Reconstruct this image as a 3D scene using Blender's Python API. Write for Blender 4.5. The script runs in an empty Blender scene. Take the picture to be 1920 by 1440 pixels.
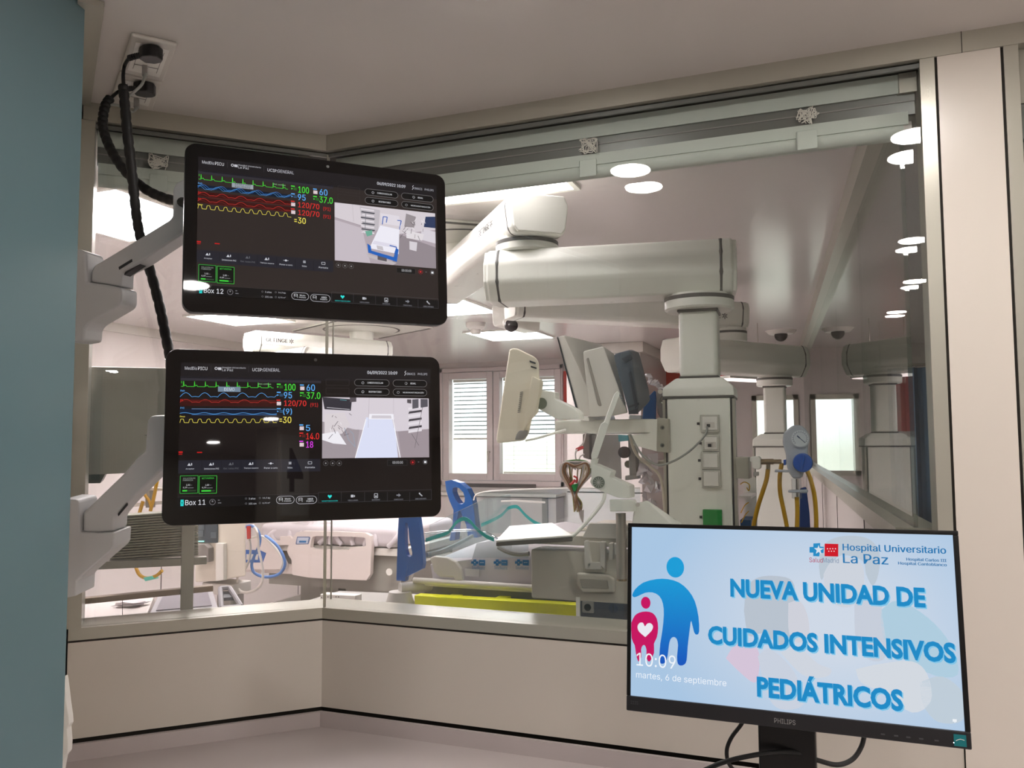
import bpy, bmesh, math, random
import numpy as np
from mathutils import Vector, Matrix

random.seed(7)
SC = bpy.context.scene
COL = SC.collection

# ------------------------------------------------------------------ camera
F_PX, YAW, PITCH, ROLL, EYE = 1570.0, -0.3741, 0.0675, -0.0059, Vector((0, 0, 1.55))
_fw = Vector((math.sin(YAW) * math.cos(PITCH), math.cos(YAW) * math.cos(PITCH), math.sin(PITCH)))
_rt = Vector((math.cos(YAW), -math.sin(YAW), 0))
_up = _rt.cross(_fw)
RIGHT = math.cos(ROLL) * _rt + math.sin(ROLL) * _up
UP = -math.sin(ROLL) * _rt + math.cos(ROLL) * _up
FWD = _fw
cam_data = bpy.data.cameras.new('camera')
cam_data.sensor_width = 36.0
cam_data.lens = F_PX / 1920 * 36.0
cam_data.clip_start = 0.02
cam = bpy.data.objects.new('camera', cam_data)
COL.objects.link(cam)
m3 = Matrix((RIGHT, UP, -FWD)).transposed()
cam.matrix_world = Matrix.Translation(EYE) @ m3.to_4x4()
SC.camera = cam

# ------------------------------------------------------------------ world, exposure
SC.view_settings.view_transform = 'Standard'
SC.view_settings.look = 'None'
SC.view_settings.exposure = 0.0
SC.view_settings.gamma = 1.0
SC.view_settings.use_curve_mapping = False
SC.cycles.transparent_max_bounces = 32
SC.cycles.caustics_reflective = False
SC.cycles.caustics_refractive = False

wd = bpy.data.worlds.new('daylight')
SC.world = wd
wd.use_nodes = True
nt = wd.node_tree
bg = nt.nodes['Background']
tc = nt.nodes.new('ShaderNodeTexCoord')
sx = nt.nodes.new('ShaderNodeSeparateXYZ')
rp = nt.nodes.new('ShaderNodeValToRGB')
rp.color_ramp.elements[0].position = 0.492
rp.color_ramp.elements[0].color = (0.72, 0.75, 0.66, 1)
rp.color_ramp.elements[1].position = 0.512
rp.color_ramp.elements[1].color = (0.93, 0.98, 1.0, 1)
mp = nt.nodes.new('ShaderNodeMath'); mp.operation = 'MULTIPLY_ADD'
mp.inputs[1].default_value = 0.5; mp.inputs[2].default_value = 0.5
nt.links.new(tc.outputs['Generated'], sx.inputs[0])
nt.links.new(sx.outputs['Z'], mp.inputs[0])
nt.links.new(mp.outputs[0], rp.inputs[0])
nt.links.new(rp.outputs[0], bg.inputs['Color'])
bg.inputs['Strength'].default_value = 2.6

LED_PANEL = 31.0       # radiance of the square ceiling panels in the ward
LED_NEAR = 8.0         # the panel right above the pendant arms
DOWN_FACE = 122.0      # radiance of a downlight's diffuser

# ------------------------------------------------------------------ materials
def lin(c):
    c = c / 255.0
    return c / 12.92 if c <= 0.04045 else ((c + 0.055) / 1.055) ** 2.4

def rgb(c):
    return (lin(c[0]), lin(c[1]), lin(c[2]), 1.0)

MATS = {}
def mat(name, col, rough=0.5, metal=0.0, spec=0.5, noise=0.015, scale=30.0, bump=0.0, alpha=None, coat=0.0):
    """painted, plastic or metal surface with a little procedural variation"""
    if name in MATS: return MATS[name]
    m = bpy.data.materials.new(name); m.use_nodes = True
    n = m.node_tree; b = n.nodes['Principled BSDF']
    t = n.nodes.new('ShaderNodeTexCoord'); z = n.nodes.new('ShaderNodeTexNoise')
    z.inputs['Scale'].default_value = scale; z.inputs['Detail'].default_value = 3
    n.links.new(t.outputs['Object'], z.inputs['Vector'])
    mr = n.nodes.new('ShaderNodeMapRange')
    mr.inputs['To Min'].default_value = max(0.02, rough - noise); mr.inputs['To Max'].default_value = min(1, rough + noise)
    n.links.new(z.outputs['Fac'], mr.inputs['Value']); n.links.new(mr.outputs[0], b.inputs['Roughness'])
    b.inputs['Base Color'].default_value = rgb(col)
    b.inputs['Metallic'].default_value = metal
    b.inputs['Specular IOR Level'].default_value = spec
    b.inputs['Coat Weight'].default_value = coat
    if bump:
        bp = n.nodes.new('ShaderNodeBump'); bp.inputs['Strength'].default_value = bump; bp.inputs['Distance'].default_value = 0.004
        n.links.new(z.outputs['Fac'], bp.inputs['Height']); n.links.new(bp.outputs[0], b.inputs['Normal'])
    MATS[name] = m
    return m

def brushed(name, col, rough=0.35, axis=2):
    """brushed metal: fine streaks along one axis"""
    if name in MATS: return MATS[name]
    m = mat(name, col, rough, 0.85)
    n = m.node_tree; b = n.nodes['Principled BSDF']
    t = n.nodes.new('ShaderNodeTexCoord'); mpn = n.nodes.new('ShaderNodeMapping')
    s = [4.0, 4.0, 4.0]; s[axis] = 260.0
    mpn.inputs['Scale'].default_value = s
    z = n.nodes.new('ShaderNodeTexNoise'); z.inputs['Scale'].default_value = 1.0
    n.links.new(t.outputs['Object'], mpn.inputs[0]); n.links.new(mpn.outputs[0], z.inputs['Vector'])
    bp = n.nodes.new('ShaderNodeBump'); bp.inputs['Strength'].default_value = 0.15; bp.inputs['Distance'].default_value = 0.002
    n.links.new(z.outputs['Fac'], bp.inputs['Height']); n.links.new(bp.outputs[0], b.inputs['Normal'])
    return m

def glow(name, col, strength):
    """a lamp diffuser: gives off light"""
    if name in MATS: return MATS[name]
    m = bpy.data.materials.new(name); m.use_nodes = True
    b = m.node_tree.nodes['Principled BSDF']
    b.inputs['Base Color'].default_value = (0.8, 0.8, 0.8, 1)
    b.inputs['Emission Color'].default_value = rgb(col)
    b.inputs['Emission Strength'].default_value = strength
    MATS[name] = m
    return m

def pixel(col, k=1.0):
    """one colour of a lit display, behind its glossy front glass"""
    name = 'display_%02x%02x%02x' % tuple(int(v) for v in col)
    if name in MATS: return MATS[name]
    m = bpy.data.materials.new(name); m.use_nodes = True
    b = m.node_tree.nodes['Principled BSDF']
    b.inputs['Base Color'].default_value = (0.002, 0.002, 0.002, 1)
    b.inputs['Roughness'].default_value = 0.015
    b.inputs['Specular IOR Level'].default_value = 0.4
    b.inputs['Emission Color'].default_value = rgb(col)
    b.inputs['Emission Strength'].default_value = k
    MATS[name] = m
    return m

def glass(name, tint=(1, 1, 1), base=0.04, rough=0.0):
    if name in MATS: return MATS[name]
    m = bpy.data.materials.new(name); m.use_nodes = True
    n = m.node_tree; n.nodes.remove(n.nodes['Principled BSDF'])
    out = n.nodes['Material Output']
    tr = n.nodes.new('ShaderNodeBsdfTransparent'); tr.inputs[0].default_value = (*tint, 1)
    gl = n.nodes.new('ShaderNodeBsdfGlossy'); gl.inputs['Roughness'].default_value = rough
    lw = n.nodes.new('ShaderNodeLayerWeight'); lw.inputs['Blend'].default_value = 0.5
    pw = n.nodes.new('ShaderNodeMath'); pw.operation = 'POWER'; pw.inputs[1].default_value = 5
    ma = n.nodes.new('ShaderNodeMath'); ma.operation = 'MULTIPLY_ADD'; ma.inputs[1].default_value = 1 - base; ma.inputs[2].default_value = base
    mx = n.nodes.new('ShaderNodeMixShader')
    n.links.new(lw.outputs['Facing'], pw.inputs[0]); n.links.new(pw.outputs[0], ma.inputs[0])
    n.links.new(ma.outputs[0], mx.inputs[0]); n.links.new(tr.outputs[0], mx.inputs[1]); n.links.new(gl.outputs[0], mx.inputs[2])
    n.links.new(mx.outputs[0], out.inputs['Surface'])
    MATS[name] = m
    return m

WALLP = mat('cream_laminate', (212, 204, 193), 0.35)
PANELW = mat('white_laminate', (226, 217, 206), 0.3)
ALU = mat('anodised_aluminium', (186, 183, 170), 0.32, 0.35)
ALUD = mat('grey_aluminium', (120, 122, 118), 0.35, 0.4)
GAP = mat('dark_joint', (38, 33, 26), 0.8)
TEAL = mat('teal_laminate', (96, 124, 131), 0.42, 0, 0.8, 0.02)
CEILO = mat('desk_ceiling_paint', (220, 214, 208), 0.6)
CEILI = mat('ward_ceiling_panel', (226, 220, 217), 0.2, 0, 0.5, 0.03)
WARDW = mat('ward_wall_panel', (219, 210, 206), 0.35)
WARDF = mat('ward_floor_vinyl', (198, 190, 188), 0.35)
RED = mat('red_wall_paint', (190, 44, 24), 0.45)
WORKT = mat('grey_worktop', (196, 186, 184), 0.35)
GLASS = glass('window_glass', (0.985, 0.992, 0.988))
SIDEG = glass('green_glass', (0.86, 0.93, 0.9))
ACRYL = glass('clear_acrylic', (0.9, 0.95, 0.96), 0.05)
WHITE = mat('white_plastic', (238, 235, 228), 0.3)
PWHITE = mat('pendant_white', (245, 245, 236), 0.28)
PGREY = mat('pendant_grey_seal', (92, 90, 86), 0.45)
LGREY = mat('light_grey_plastic', (216, 211, 203), 0.4)
MGREY = mat('mid_grey_plastic', (150, 147, 142), 0.45)
ARMG = mat('arm_grey', (204, 204, 204), 0.4)
DGREY = mat('dark_grey_plastic', (74, 78, 84), 0.45)
BLACK = mat('black_plastic', (16, 15, 16), 0.35)
BEZEL = mat('black_front_glass', (5, 4, 4), 0.02, 0, 0.5, 0.005)
RUBBER = mat('black_rubber', (14, 13, 13), 0.55)
CABLEG = mat('grey_cable', (150, 152, 146), 0.5)
STEEL = brushed('brushed_steel', (150, 152, 138), 0.33)
STEELV = brushed('vertical_brushed_steel', (150, 148, 140), 0.38, 0)
CHROME = mat('chrome', (200, 198, 190), 0.15, 1.0)
BLUEP = mat('blue_plastic', (12, 92, 172), 0.35)
BLUED = mat('blue_fabric', (40, 92, 150), 0.7)
TEALP = mat('teal_print', (62, 178, 172), 0.4)
SHEET = mat('white_sheet', (212, 204, 207), 0.8, bump=0.3, scale=9)
LIME = mat('lime_bumper', (240, 244, 30), 0.45)
HOSEY = mat('yellow_hose', (206, 158, 36), 0.4)
HOSEB = mat('blue_hose', (92, 138, 206), 0.4)
HOSEW = mat('white_hose', (228, 222, 214), 0.4)
KNOBB = mat('blue_knob', (16, 86, 178), 0.35)
GREEN = mat('green_socket_face', (22, 140, 60), 0.4)
REDP = mat('red_plastic', (190, 36, 34), 0.4)
INK = mat('dark_print', (52, 52, 54), 0.6)
INKB = mat('blue_print', (22, 108, 164), 0.6)
CORD = mat('white_cord', (236, 232, 222), 0.6)
BLINDW = mat('blind_fabric', (206, 214, 204), 0.6)
SLATM = mat('blind_slat', (104, 116, 114), 0.4)  # darkened to carry the shadow lines under the pale slats
BRASS = mat('nickel_fitting', (170, 152, 124), 0.25, 1.0)

# ------------------------------------------------------------------ from a pixel of the 1920 x 1440 frame to a point of the place
def ray(x, y):
    return FWD + RIGHT * ((x - 960) / F_PX) - UP * ((y - 720) / F_PX)
def at(x, y, Y):                       # on the plane Y = const, parallel to the long window
    d = ray(x, y); return EYE + d * (Y / d.y)
def dep(x, y, d):                      # at a distance d
    return EYE + ray(x, y) * d
def onz(x, y, z):                      # on a level plane
    d = ray(x, y); return EYE + d * ((z - EYE.z) / d.z)

XC, YF = -1.422, 2.10                  # corner of the two windows, face of the long window
XM = 0.2271                            # end of the long window
ZC, ZT, ZS, ZB, ZG = 2.473, 2.425, 1.068, 1.0313, 0.786
S2 = math.sqrt(0.5)
LA = Vector((-S2, -S2, 0))             # along the short window
LN = Vector((-S2, S2, 0))              # away from the desk through the short window
C0 = Vector((XC, YF, 0))
def corner(o, z=0):                    # the corner line moved o behind the faces
    return Vector((XC - 0.41421 * o, YF + o, z))
def lw(s, o=0, z=0):
    return C0 + LA * s + LN * o + Vector((0, 0, z))
def lpx(x, y, o=0):                    # pixel onto a plane parallel to the short window, o behind it
    d = ray(x, y); t = ((C0 + LN * o - EYE).dot(LN)) / d.dot(LN); return EYE + d * t

# ------------------------------------------------------------------ mesh building
_text_cache = {}
FONT = None
try:                                   # the sans that ships with Blender, else the built-in one
    FONT = bpy.data.fonts.load(bpy.utils.system_resource('DATAFILES', path='fonts') + '/Inter.woff2')
except Exception:
    FONT = None
def text_mesh(body, bold=0.0):
    key = (body, bold)
    if key not in _text_cache:
        cu = bpy.data.curves.new('lettering', 'FONT'); cu.body = body; cu.size = 1.0; cu.resolution_u = 3
        if FONT and bold < 0.03: cu.font = FONT      # the heavy headline keeps the built-in letters
        else: cu.offset = bold
        ob = bpy.data.objects.new('lettering', cu); COL.objects.link(ob)
        bpy.context.view_layer.update()
        me = bpy.data.meshes.new_from_object(ob.evaluated_get(bpy.context.evaluated_depsgraph_get()))
        v = [(p.co.x, p.co.y) for p in me.vertices]; f = [tuple(p.vertices) for p in me.polygons]
        bpy.data.objects.remove(ob); bpy.data.curves.remove(cu); bpy.data.meshes.remove(me)
        _text_cache[key] = (v, f)
    return _text_cache[key]

def smooth_path(pts, n=6):
    pts = [Vector(p) for p in pts]
    if len(pts) < 3: return pts
    out = []
    for i in range(len(pts) - 1):
        p0 = pts[max(i - 1, 0)]; p1 = pts[i]; p2 = pts[i + 1]; p3 = pts[min(i + 2, len(pts) - 1)]
        for k in range(n):
            t = k / n
            out.append(0.5 * ((2 * p1) + (p2 - p0) * t + (2 * p0 - 5 * p1 + 4 * p2 - p3) * t * t + (3 * p1 - p0 - 3 * p2 + p3) * t ** 3))
    out.append(pts[-1])
    return out

WORLD_OF = {}
class MB:
    """collects shapes, then links them as ONE mesh object"""
    def __init__(self, *mats):
        self.bm = bmesh.new(); self.mats = list(mats); self.v0 = 0
    def slot(self, m):
        if m is None: return 0
        if m not in self.mats: self.mats.append(m)
        return self.mats.index(m)
    def _new(self, geom_faces, m, bevel=0, seg=2):
        i = self.slot(m)
        for f in geom_faces: f.material_index = i
        if bevel:
            ed = list({e for f in geom_faces for e in f.edges})
            r = bmesh.ops.bevel(self.bm, geom=ed, offset=bevel, segments=seg, profile=0.5, affect='EDGES', clamp_overlap=True, material=i)
        return self
    def poly(self, pts, m=None):
        vs = [self.bm.verts.new(Vector(p)) for p in pts]
        return self._new([self.bm.faces.new(vs)], m)
    def prism(self, pts, vec, m=None, bevel=0, seg=2):
        pts = [Vector(p) for p in pts]; vec = Vector(vec)
        a = [self.bm.verts.new(p) for p in pts]; b = [self.bm.verts.new(p + vec) for p in pts]
        fs = [self.bm.faces.new(list(reversed(a))), self.bm.faces.new(b)]
        n = len(pts)
        for i in range(n): fs.append(self.bm.faces.new((a[i], a[(i + 1) % n], b[(i + 1) % n], b[i])))
        bmesh.ops.recalc_face_normals(self.bm, faces=fs)
        return self._new(fs, m, bevel, seg)
    def box(self, c, s, m=None, bevel=0, rot=None, seg=2):
        c = Vector(c); h = Vector(s) / 2
        R = rot if rot is not None else Matrix.Identity(3)
        p = [c + R @ Vector((sx_ * h.x, sy_ * h.y, -h.z)) for sx_, sy_ in ((-1, -1), (1, -1), (1, 1), (-1, 1))]
        return self.prism(p, R @ Vector((0, 0, 2 * h.z)), m, bevel, seg)
    def span(self, lo, hi, m=None, bevel=0):
        lo, hi = Vector(lo), Vector(hi); return self.box((lo + hi) / 2, hi - lo, m, bevel)
    def slab(self, xy, z0, z1, m=None, bevel=0):
        return self.prism([(p[0], p[1], z0) for p in xy], (0, 0, z1 - z0), m, bevel)
    def hull(self, pts, m=None, bevel=0, seg=2):
        vs = [self.bm.verts.new(Vector(p)) for p in pts]
        r = bmesh.ops.convex_hull(self.bm, input=vs)
        bad = list({g for g in r['geom_interior'] + r['geom_unused'] if isinstance(g, bmesh.types.BMVert)})
        fs = [g for g in r['geom'] if isinstance(g, bmesh.types.BMFace)]
        if bad: bmesh.ops.delete(self.bm, geom=bad, context='VERTS')
        fs = [f for f in fs if f.is_valid]
        keep = set(v for f in fs for v in f.verts)
        bmesh.ops.dissolve_limit(self.bm, angle_limit=math.radians(3), verts=list(keep), edges=list({e for f in fs for e in f.edges}))
        fs = list({f for v in keep if v.is_valid for f in v.link_faces})
        bmesh.ops.recalc_face_normals(self.bm, faces=fs)
        return self._new(fs, m, bevel, seg)
    def tube(self, pts, r, m=None, seg=10, n=6, rfun=None, closed=False):
        P = smooth_path(pts, n) if n > 1 else [Vector(p) for p in pts]
        rings = []; prev = None; fs = []
        for i, p in enumerate(P):
            t = (P[min(i + 1, len(P) - 1)] - P[max(i - 1, 0)]).normalized()
            if prev is None:
                u = t.orthogonal().normalized()
            else:
                u = (prev - t * prev.dot(t))
                u = u.normalized() if u.length > 1e-6 else t.orthogonal().normalized()
            prev = u; w = t.cross(u)
            rr = r if rfun is None else r * rfun(i)
            rings.append([self.bm.verts.new(p + (u * math.cos(2 * math.pi * k / seg) + w * math.sin(2 * math.pi * k / seg)) * rr) for k in range(seg)])
        for a, b in zip(rings, rings[1:]):
            for k in range(seg): fs.append(self.bm.faces.new((a[k], a[(k + 1) % seg], b[(k + 1) % seg], b[k])))
        fs.append(self.bm.faces.new(list(reversed(rings[0])))); fs.append(self.bm.faces.new(rings[-1]))
        return self._new(fs, m)
    def lathe(self, c, prof, m=None, axis=(0, 0, 1), seg=28):
        """prof: list of (distance along the axis, radius)"""
        c = Vector(c); a = Vector(axis).normalized(); u = a.orthogonal().normalized(); w = a.cross(u); fs = []
        rings = [[self.bm.verts.new(c + a * h + (u * math.cos(2 * math.pi * k / seg) + w * math.sin(2 * math.pi * k / seg)) * max(r, 1e-4)) for k in range(seg)] for h, r in prof]
        for p, q in zip(rings, rings[1:]):
            for k in range(seg): fs.append(self.bm.faces.new((p[k], p[(k + 1) % seg], q[(k + 1) % seg], q[k])))
        fs.append(self.bm.faces.new(list(reversed(rings[0])))); fs.append(self.bm.faces.new(rings[-1]))
        bmesh.ops.recalc_face_normals(self.bm, faces=fs)
        return self._new(fs, m)
    def cyl(self, p, q, r, m=None, seg=20, r2=None):
        p, q = Vector(p), Vector(q); L = (q - p).length
        return self.lathe(p, [(0, r), (L, r if r2 is None else r2)], m, (q - p), seg)
    def ball(self, c, r, m=None, squash=(1, 1, 1), seg=16):
        g = bmesh.ops.create_uvsphere(self.bm, u_segments=seg, v_segments=seg // 2, radius=r)
        bmesh.ops.scale(self.bm, vec=Vector(squash), verts=g['verts'])
        bmesh.ops.translate(self.bm, vec=Vector(c), verts=g['verts'])
        return self._new(list({f for v in g['verts'] for f in v.link_faces}), m)
    def lettering(self, body, o, xd, yd, w, h, m=None, bold=0.0):
        """flat letters fitted into w x h from the lower corner o, along xd and yd"""
        v, f = text_mesh(body, bold); o, xd, yd = Vector(o), Vector(xd), Vector(yd)
        x0, x1 = min(p[0] for p in v), max(p[0] for p in v); y0, y1 = min(p[1] for p in v), max(p[1] for p in v)
        kx = w / (x1 - x0); ky = h / (y1 - y0)
        vs = [self.bm.verts.new(o + xd * ((p[0] - x0) * kx) + yd * ((p[1] - y0) * ky)) for p in v]
        i = self.slot(m)
        for q in f:
            try:
                ff = self.bm.faces.new([vs[k] for k in q]); ff.material_index = i
            except ValueError: pass
        return self
    def build(self, name, parent=None, local=False, sharp=32, loc=None):
        me = bpy.data.meshes.new(name)
        self.bm.normal_update(); self.bm.to_mesh(me); self.bm.free()
        for m in self.mats: me.materials.append(m)
        o = bpy.data.objects.new(name, me); COL.objects.link(o)
        if parent is not None:
            o.parent = parent
            if not local: me.transform(WORLD_OF[parent.name].inverted())
            WORLD_OF[o.name] = WORLD_OF[parent.name]
        else:
            if loc is None:
                c = [v.co for v in me.vertices]
                loc = Vector(((min(v.x for v in c) + max(v.x for v in c)) / 2, (min(v.y for v in c) + max(v.y for v in c)) / 2, min(v.z for v in c)))
            me.transform(Matrix.Translation(-loc)); o.location = loc; WORLD_OF[o.name] = Matrix.Translation(loc)
        me.shade_smooth(); me.set_sharp_from_angle(angle=math.radians(sharp))
        wn = o.modifiers.new('weighted_normal', 'WEIGHTED_NORMAL'); wn.keep_sharp = True; wn.mode = 'FACE_AREA'; wn.weight = 90
        return o

def tag(o, label=None, cat=None, group=None, kind=None):
    if label: o['label'] = label
    if cat: o['category'] = cat
    if group: o['group'] = group
    if kind: o['kind'] = kind
    return o

def thing(name, label, cat, loc, group=None, rot=None):
    o = bpy.data.objects.new(name, None); COL.objects.link(o); o.empty_display_size = 0.05
    M = Matrix.Translation(Vector(loc)) @ (rot.to_4x4() if rot is not None else Matrix.Identity(4))
    o.matrix_world = M; WORLD_OF[o.name] = M
    return tag(o, label, cat, group)

def struct(name, mb, **k):
    return tag(mb.build(name, **k), kind='structure')

def structure_root(name, loc):
    o = bpy.data.objects.new(name, None); COL.objects.link(o); o.location = loc; WORLD_OF[o.name] = Matrix.Translation(Vector(loc))
    return tag(o, kind='structure')
# ================================================================== THE SETTING
FAR, LEFTX, RIGHTX, BACKY, DESKX = 9.0, -5.2, 2.6, -6.2, 6.2
struct('floor', MB(WARDF).span((-5.4, -6.4, -0.1), (6.4, 9.2, 0)))
TE = [Vector((-1.458, 1.262, 0)), Vector((-1.458 + 0.29 * 1.35, 1.262 - 0.957 * 1.35, 0))]
E0 = lw(0.655)
desk_poly = [(XC, YF), (E0.x, E0.y), (-1.47, 1.262), (TE[1].x, TE[1].y), (-2.6, TE[1].y), (-2.6, BACKY), (DESKX, BACKY), (DESKX, YF)]
struct('ceiling', MB(CEILO).slab(desk_poly, ZC, ZC + 0.1))
EI = lw(0.655, 0.14); CI = corner(0.14)
ward_poly = [(CI.x, CI.y), (RIGHTX, CI.y), (RIGHTX, FAR), (LEFTX, FAR), (LEFTX, EI.y), (EI.x, EI.y)]
struct('ceiling_ward', MB(CEILI).slab(ward_poly, ZC, ZC + 0.1))
struct('ceiling_edge', MB(CEILO).slab([(XC, YF), (E0.x, E0.y), (EI.x, EI.y), (CI.x, CI.y), (DESKX, CI.y), (DESKX, YF)], ZC + 0.005, ZC + 0.1))

FRAMEW = mat('window_frame_white', (218, 206, 204), 0.4)
# ward shell
w = MB(WARDW, GAP).span((LEFTX - 0.1, 1.4, 0), (LEFTX, FAR + 0.1, ZC + 0.05))
for k in range(7):
    y = 2.6 + k * 0.93
    w.span((LEFTX - 0.002, y - 0.004, 0), (LEFTX + 0.002, y + 0.004, ZC - 0.06), GAP)
w.span((LEFTX - 0.002, 1.5, ZC - 0.07), (LEFTX + 0.02, FAR, ZC), LGREY)
struct('wall_left', w)
struct('wall_near', MB(WARDW).span((LEFTX, EI.y - 0.1, 0), (EI.x, EI.y, ZC + 0.05)))

# far wall with two window openings, red fields
W1 = (at(830, 690, FAR), at(1055, 900, FAR))
fz0, fz1 = 1.03, 2.41
fx0, fx1 = at(826, 800, FAR).x, at(1057, 800, FAR).x
gx0, gx1, gz0, gz1 = -0.86, -0.40, 1.18, 2.0
w = MB(WARDW)
w.span((LEFTX, FAR, 0), (fx0, FAR + 0.15, ZC + 0.05)); w.span((fx0, FAR, 0), (fx1, FAR + 0.15, fz0)); w.span((fx0, FAR, fz1), (fx1, FAR + 0.15, ZC + 0.05))
w.span((fx1, FAR, 0), (gx0, FAR + 0.15, ZC + 0.05)); w.span((gx0, FAR, 0), (gx1, FAR + 0.15, gz0)); w.span((gx0, FAR, gz1), (gx1, FAR + 0.15, ZC + 0.05))
w.span((gx1, FAR, 0), (RIGHTX, FAR + 0.15, ZC + 0.05))
w.span((fx1 + 0.005, FAR - 0.012, 1.62), (gx0 - 0.25, FAR, 2.33), RED)
struct('wall_far', w)
w = MB(ALU)                              # right-hand small window of the far wall
w.span((gx0, FAR - 0.02, gz0), (gx0 + 0.05, FAR + 0.1, gz1)); w.span((gx1 - 0.05, FAR - 0.02, gz0), (gx1, FAR + 0.1, gz1))
w.span((gx0, FAR - 0.02, gz1 - 0.05), (gx1, FAR + 0.1, gz1)); w.span((gx0, FAR - 0.02, gz0), (gx1, FAR + 0.1, gz0 + 0.05))
wf = struct('window_5', w)
MB(GLASS).span((gx0 + 0.05, FAR + 0.04, gz0 + 0.05), (gx1 - 0.05, FAR + 0.05, gz1 - 0.05)).build('pane', wf)

w = MB(FRAMEW)
w.span((fx0, FAR - 0.03, fz0), (fx1, FAR + 0.12, fz0 + 0.06), FRAMEW, 0.004); w.span((fx0, FAR - 0.03, fz1 - 0.05), (fx1, FAR + 0.12, fz1), FRAMEW, 0.004)
for x in (fx0, fx1 - 0.035): w.span((x, FAR - 0.03, fz0), (x + 0.035, FAR + 0.12, fz1), FRAMEW, 0.004)
wf = struct('window_4', w)
SASH = []
for (a, b) in (((834, 704), (926, 886)), ((928, 697), (1054, 888))):
    x0, x1 = at(a[0], 790, FAR).x, at(b[0], 790, FAR).x; z0, z1 = fz0 + 0.065, fz1 - 0.055
    f = MB(FRAMEW); t = 0.075
    f.span((x0, FAR - 0.045, z0), (x0 + t, FAR + 0.06, z1), FRAMEW, 0.005); f.span((x1 - t, FAR - 0.045, z0), (x1, FAR + 0.06, z1), FRAMEW, 0.005)
    f.span((x0 + t, FAR - 0.045, z0), (x1 - t, FAR + 0.06, z0 + t), FRAMEW, 0.005); f.span((x0 + t, FAR - 0.045, z1 - t), (x1 - t, FAR + 0.06, z1), FRAMEW, 0.005)
    s = f.build('sash', wf)
    MB(GLASS).span((x0 + t, FAR + 0.0, z0 + t), (x1 - t, FAR + 0.008, z1 - t)).build('pane', s)
    if a[0] < 900: MB(CHROME).cyl((x1 - 0.035, FAR - 0.046, 1.42), (x1 - 0.035, FAR - 0.09, 1.42), 0.012).box((x1 - 0.035, FAR - 0.09, 1.37), (0.022, 0.016, 0.13), CHROME, 0.004).build('handle', s)
    SASH.append((x0 + t, x1 - t, z0 + t, z1 - t))
for k, (x0, x1, z0, z1) in enumerate(SASH):
    lab = ('half lowered grey venetian blind in the sash with the small lever handle', 'grey venetian blind behind the pale medical display, its lower slats fine and open')[k]
    b = thing('venetian_blind', lab, 'blind', ((x0 + x1) / 2, FAR + 0.085, z1), 'venetian blinds of the far windows')
    MB(LGREY).span((x0, FAR + 0.07, z1 - 0.03), (x1, FAR + 0.1, z1)).build('headrail', b)
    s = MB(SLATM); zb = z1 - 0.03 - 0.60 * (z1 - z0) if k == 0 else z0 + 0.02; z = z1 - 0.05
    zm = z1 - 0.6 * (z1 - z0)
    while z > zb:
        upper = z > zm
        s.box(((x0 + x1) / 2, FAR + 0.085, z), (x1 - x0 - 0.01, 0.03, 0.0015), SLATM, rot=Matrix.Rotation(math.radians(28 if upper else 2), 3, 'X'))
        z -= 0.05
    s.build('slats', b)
    MB(LGREY).span((x0, FAR + 0.075, zb - 0.02), (x1, FAR + 0.095, zb)).build('bottom_rail', b)
    c = MB(CORD)
    for q in (0.2, 0.8): c.cyl((x0 + (x1 - x0) * q, FAR + 0.068, zb), (x0 + (x1 - x0) * q, FAR + 0.068, z1 - 0.02), 0.002, CORD, 6)
    c.build('ladder_cord', b)

# window ledge and radiator casing below the far windows
w = MB(LGREY).span((fx0 - 0.1, FAR - 0.35, 0.93), (fx1 + 0.02, FAR, 0.965), LGREY, 0.006)
w.span((fx0 - 0.1, FAR - 0.3, 0.0), (fx1, FAR - 0.02, 0.92), WARDW)
w.span((at(864, 908, FAR - 0.31).x, FAR - 0.315, at(864, 913, FAR - 0.31).z), (at(1004, 908, FAR - 0.31).x, FAR - 0.295, at(864, 906, FAR - 0.31).z), mat('ledge_slot', (84, 78, 74), .6))
w.span((at(1017, 908, FAR - 0.31).x, FAR - 0.33, 0.1), (at(1027, 908, FAR - 0.31).x, FAR - 0.29, 0.92), MGREY)
struct('trim_4', w)
# white casing (boxed-out wall) with a cornice, in front of the red field
ya = 7.75
cx0, cx1 = at(1062, 700, ya).x, at(1201, 700, ya).x
w = MB(WARDW).span((cx0, ya, 0), (cx1, ya + 1.25, ZC - 0.1), WARDW, 0.004)
w.span((cx0 - 0.03, ya - 0.03, ZC - 0.1), (cx1 + 0.035, ya + 1.25, ZC), LGREY, 0.008)
w.span((cx0 - 0.002, ya - 0.003, 1.05), (cx1, ya + 0.001, 1.06), GAP)
struct('wall_casing', w)

# side partition of the ward: solid base, rail, tinted glass, head beam
def side(y, o=0): return Vector((0.292 - 0.074 * y + o, y, 0))
sy0, sy1 = 2.24, FAR
a, b = side(sy0), side(sy1)
z_r0, z_r1, z_h0, z_h1 = 1.285, 1.335, 2.38, ZC
w = MB(WARDW, GAP).slab([a, b, b + Vector((0.08, 0, 0)), a + Vector((0.08, 0, 0))], 0, z_r0, WARDW)
for k in range(5):
    y = 3.1 + k * 1.25; p, q = side(y - 0.005, -0.002), side(y + 0.005, -0.002)
    w.slab([p, q, q + Vector((0.004, 0, 0)), p + Vector((0.004, 0, 0))], 0.1, z_r0, GAP)
w.slab([a + Vector((-0.012, 0, 0)), b + Vector((-0.012, 0, 0)), b + Vector((0.09, 0, 0)), a + Vector((0.09, 0, 0))], z_r0, z_r1, ALU)
struct('wall_side', w)
w = MB(ALU).slab([a + Vector((-0.012, 0, 0)), b + Vector((-0.012, 0, 0)), b + Vector((0.09, 0, 0)), a + Vector((0.09, 0, 0))], z_h0, z_h1 - 0.002, ALU)
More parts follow.
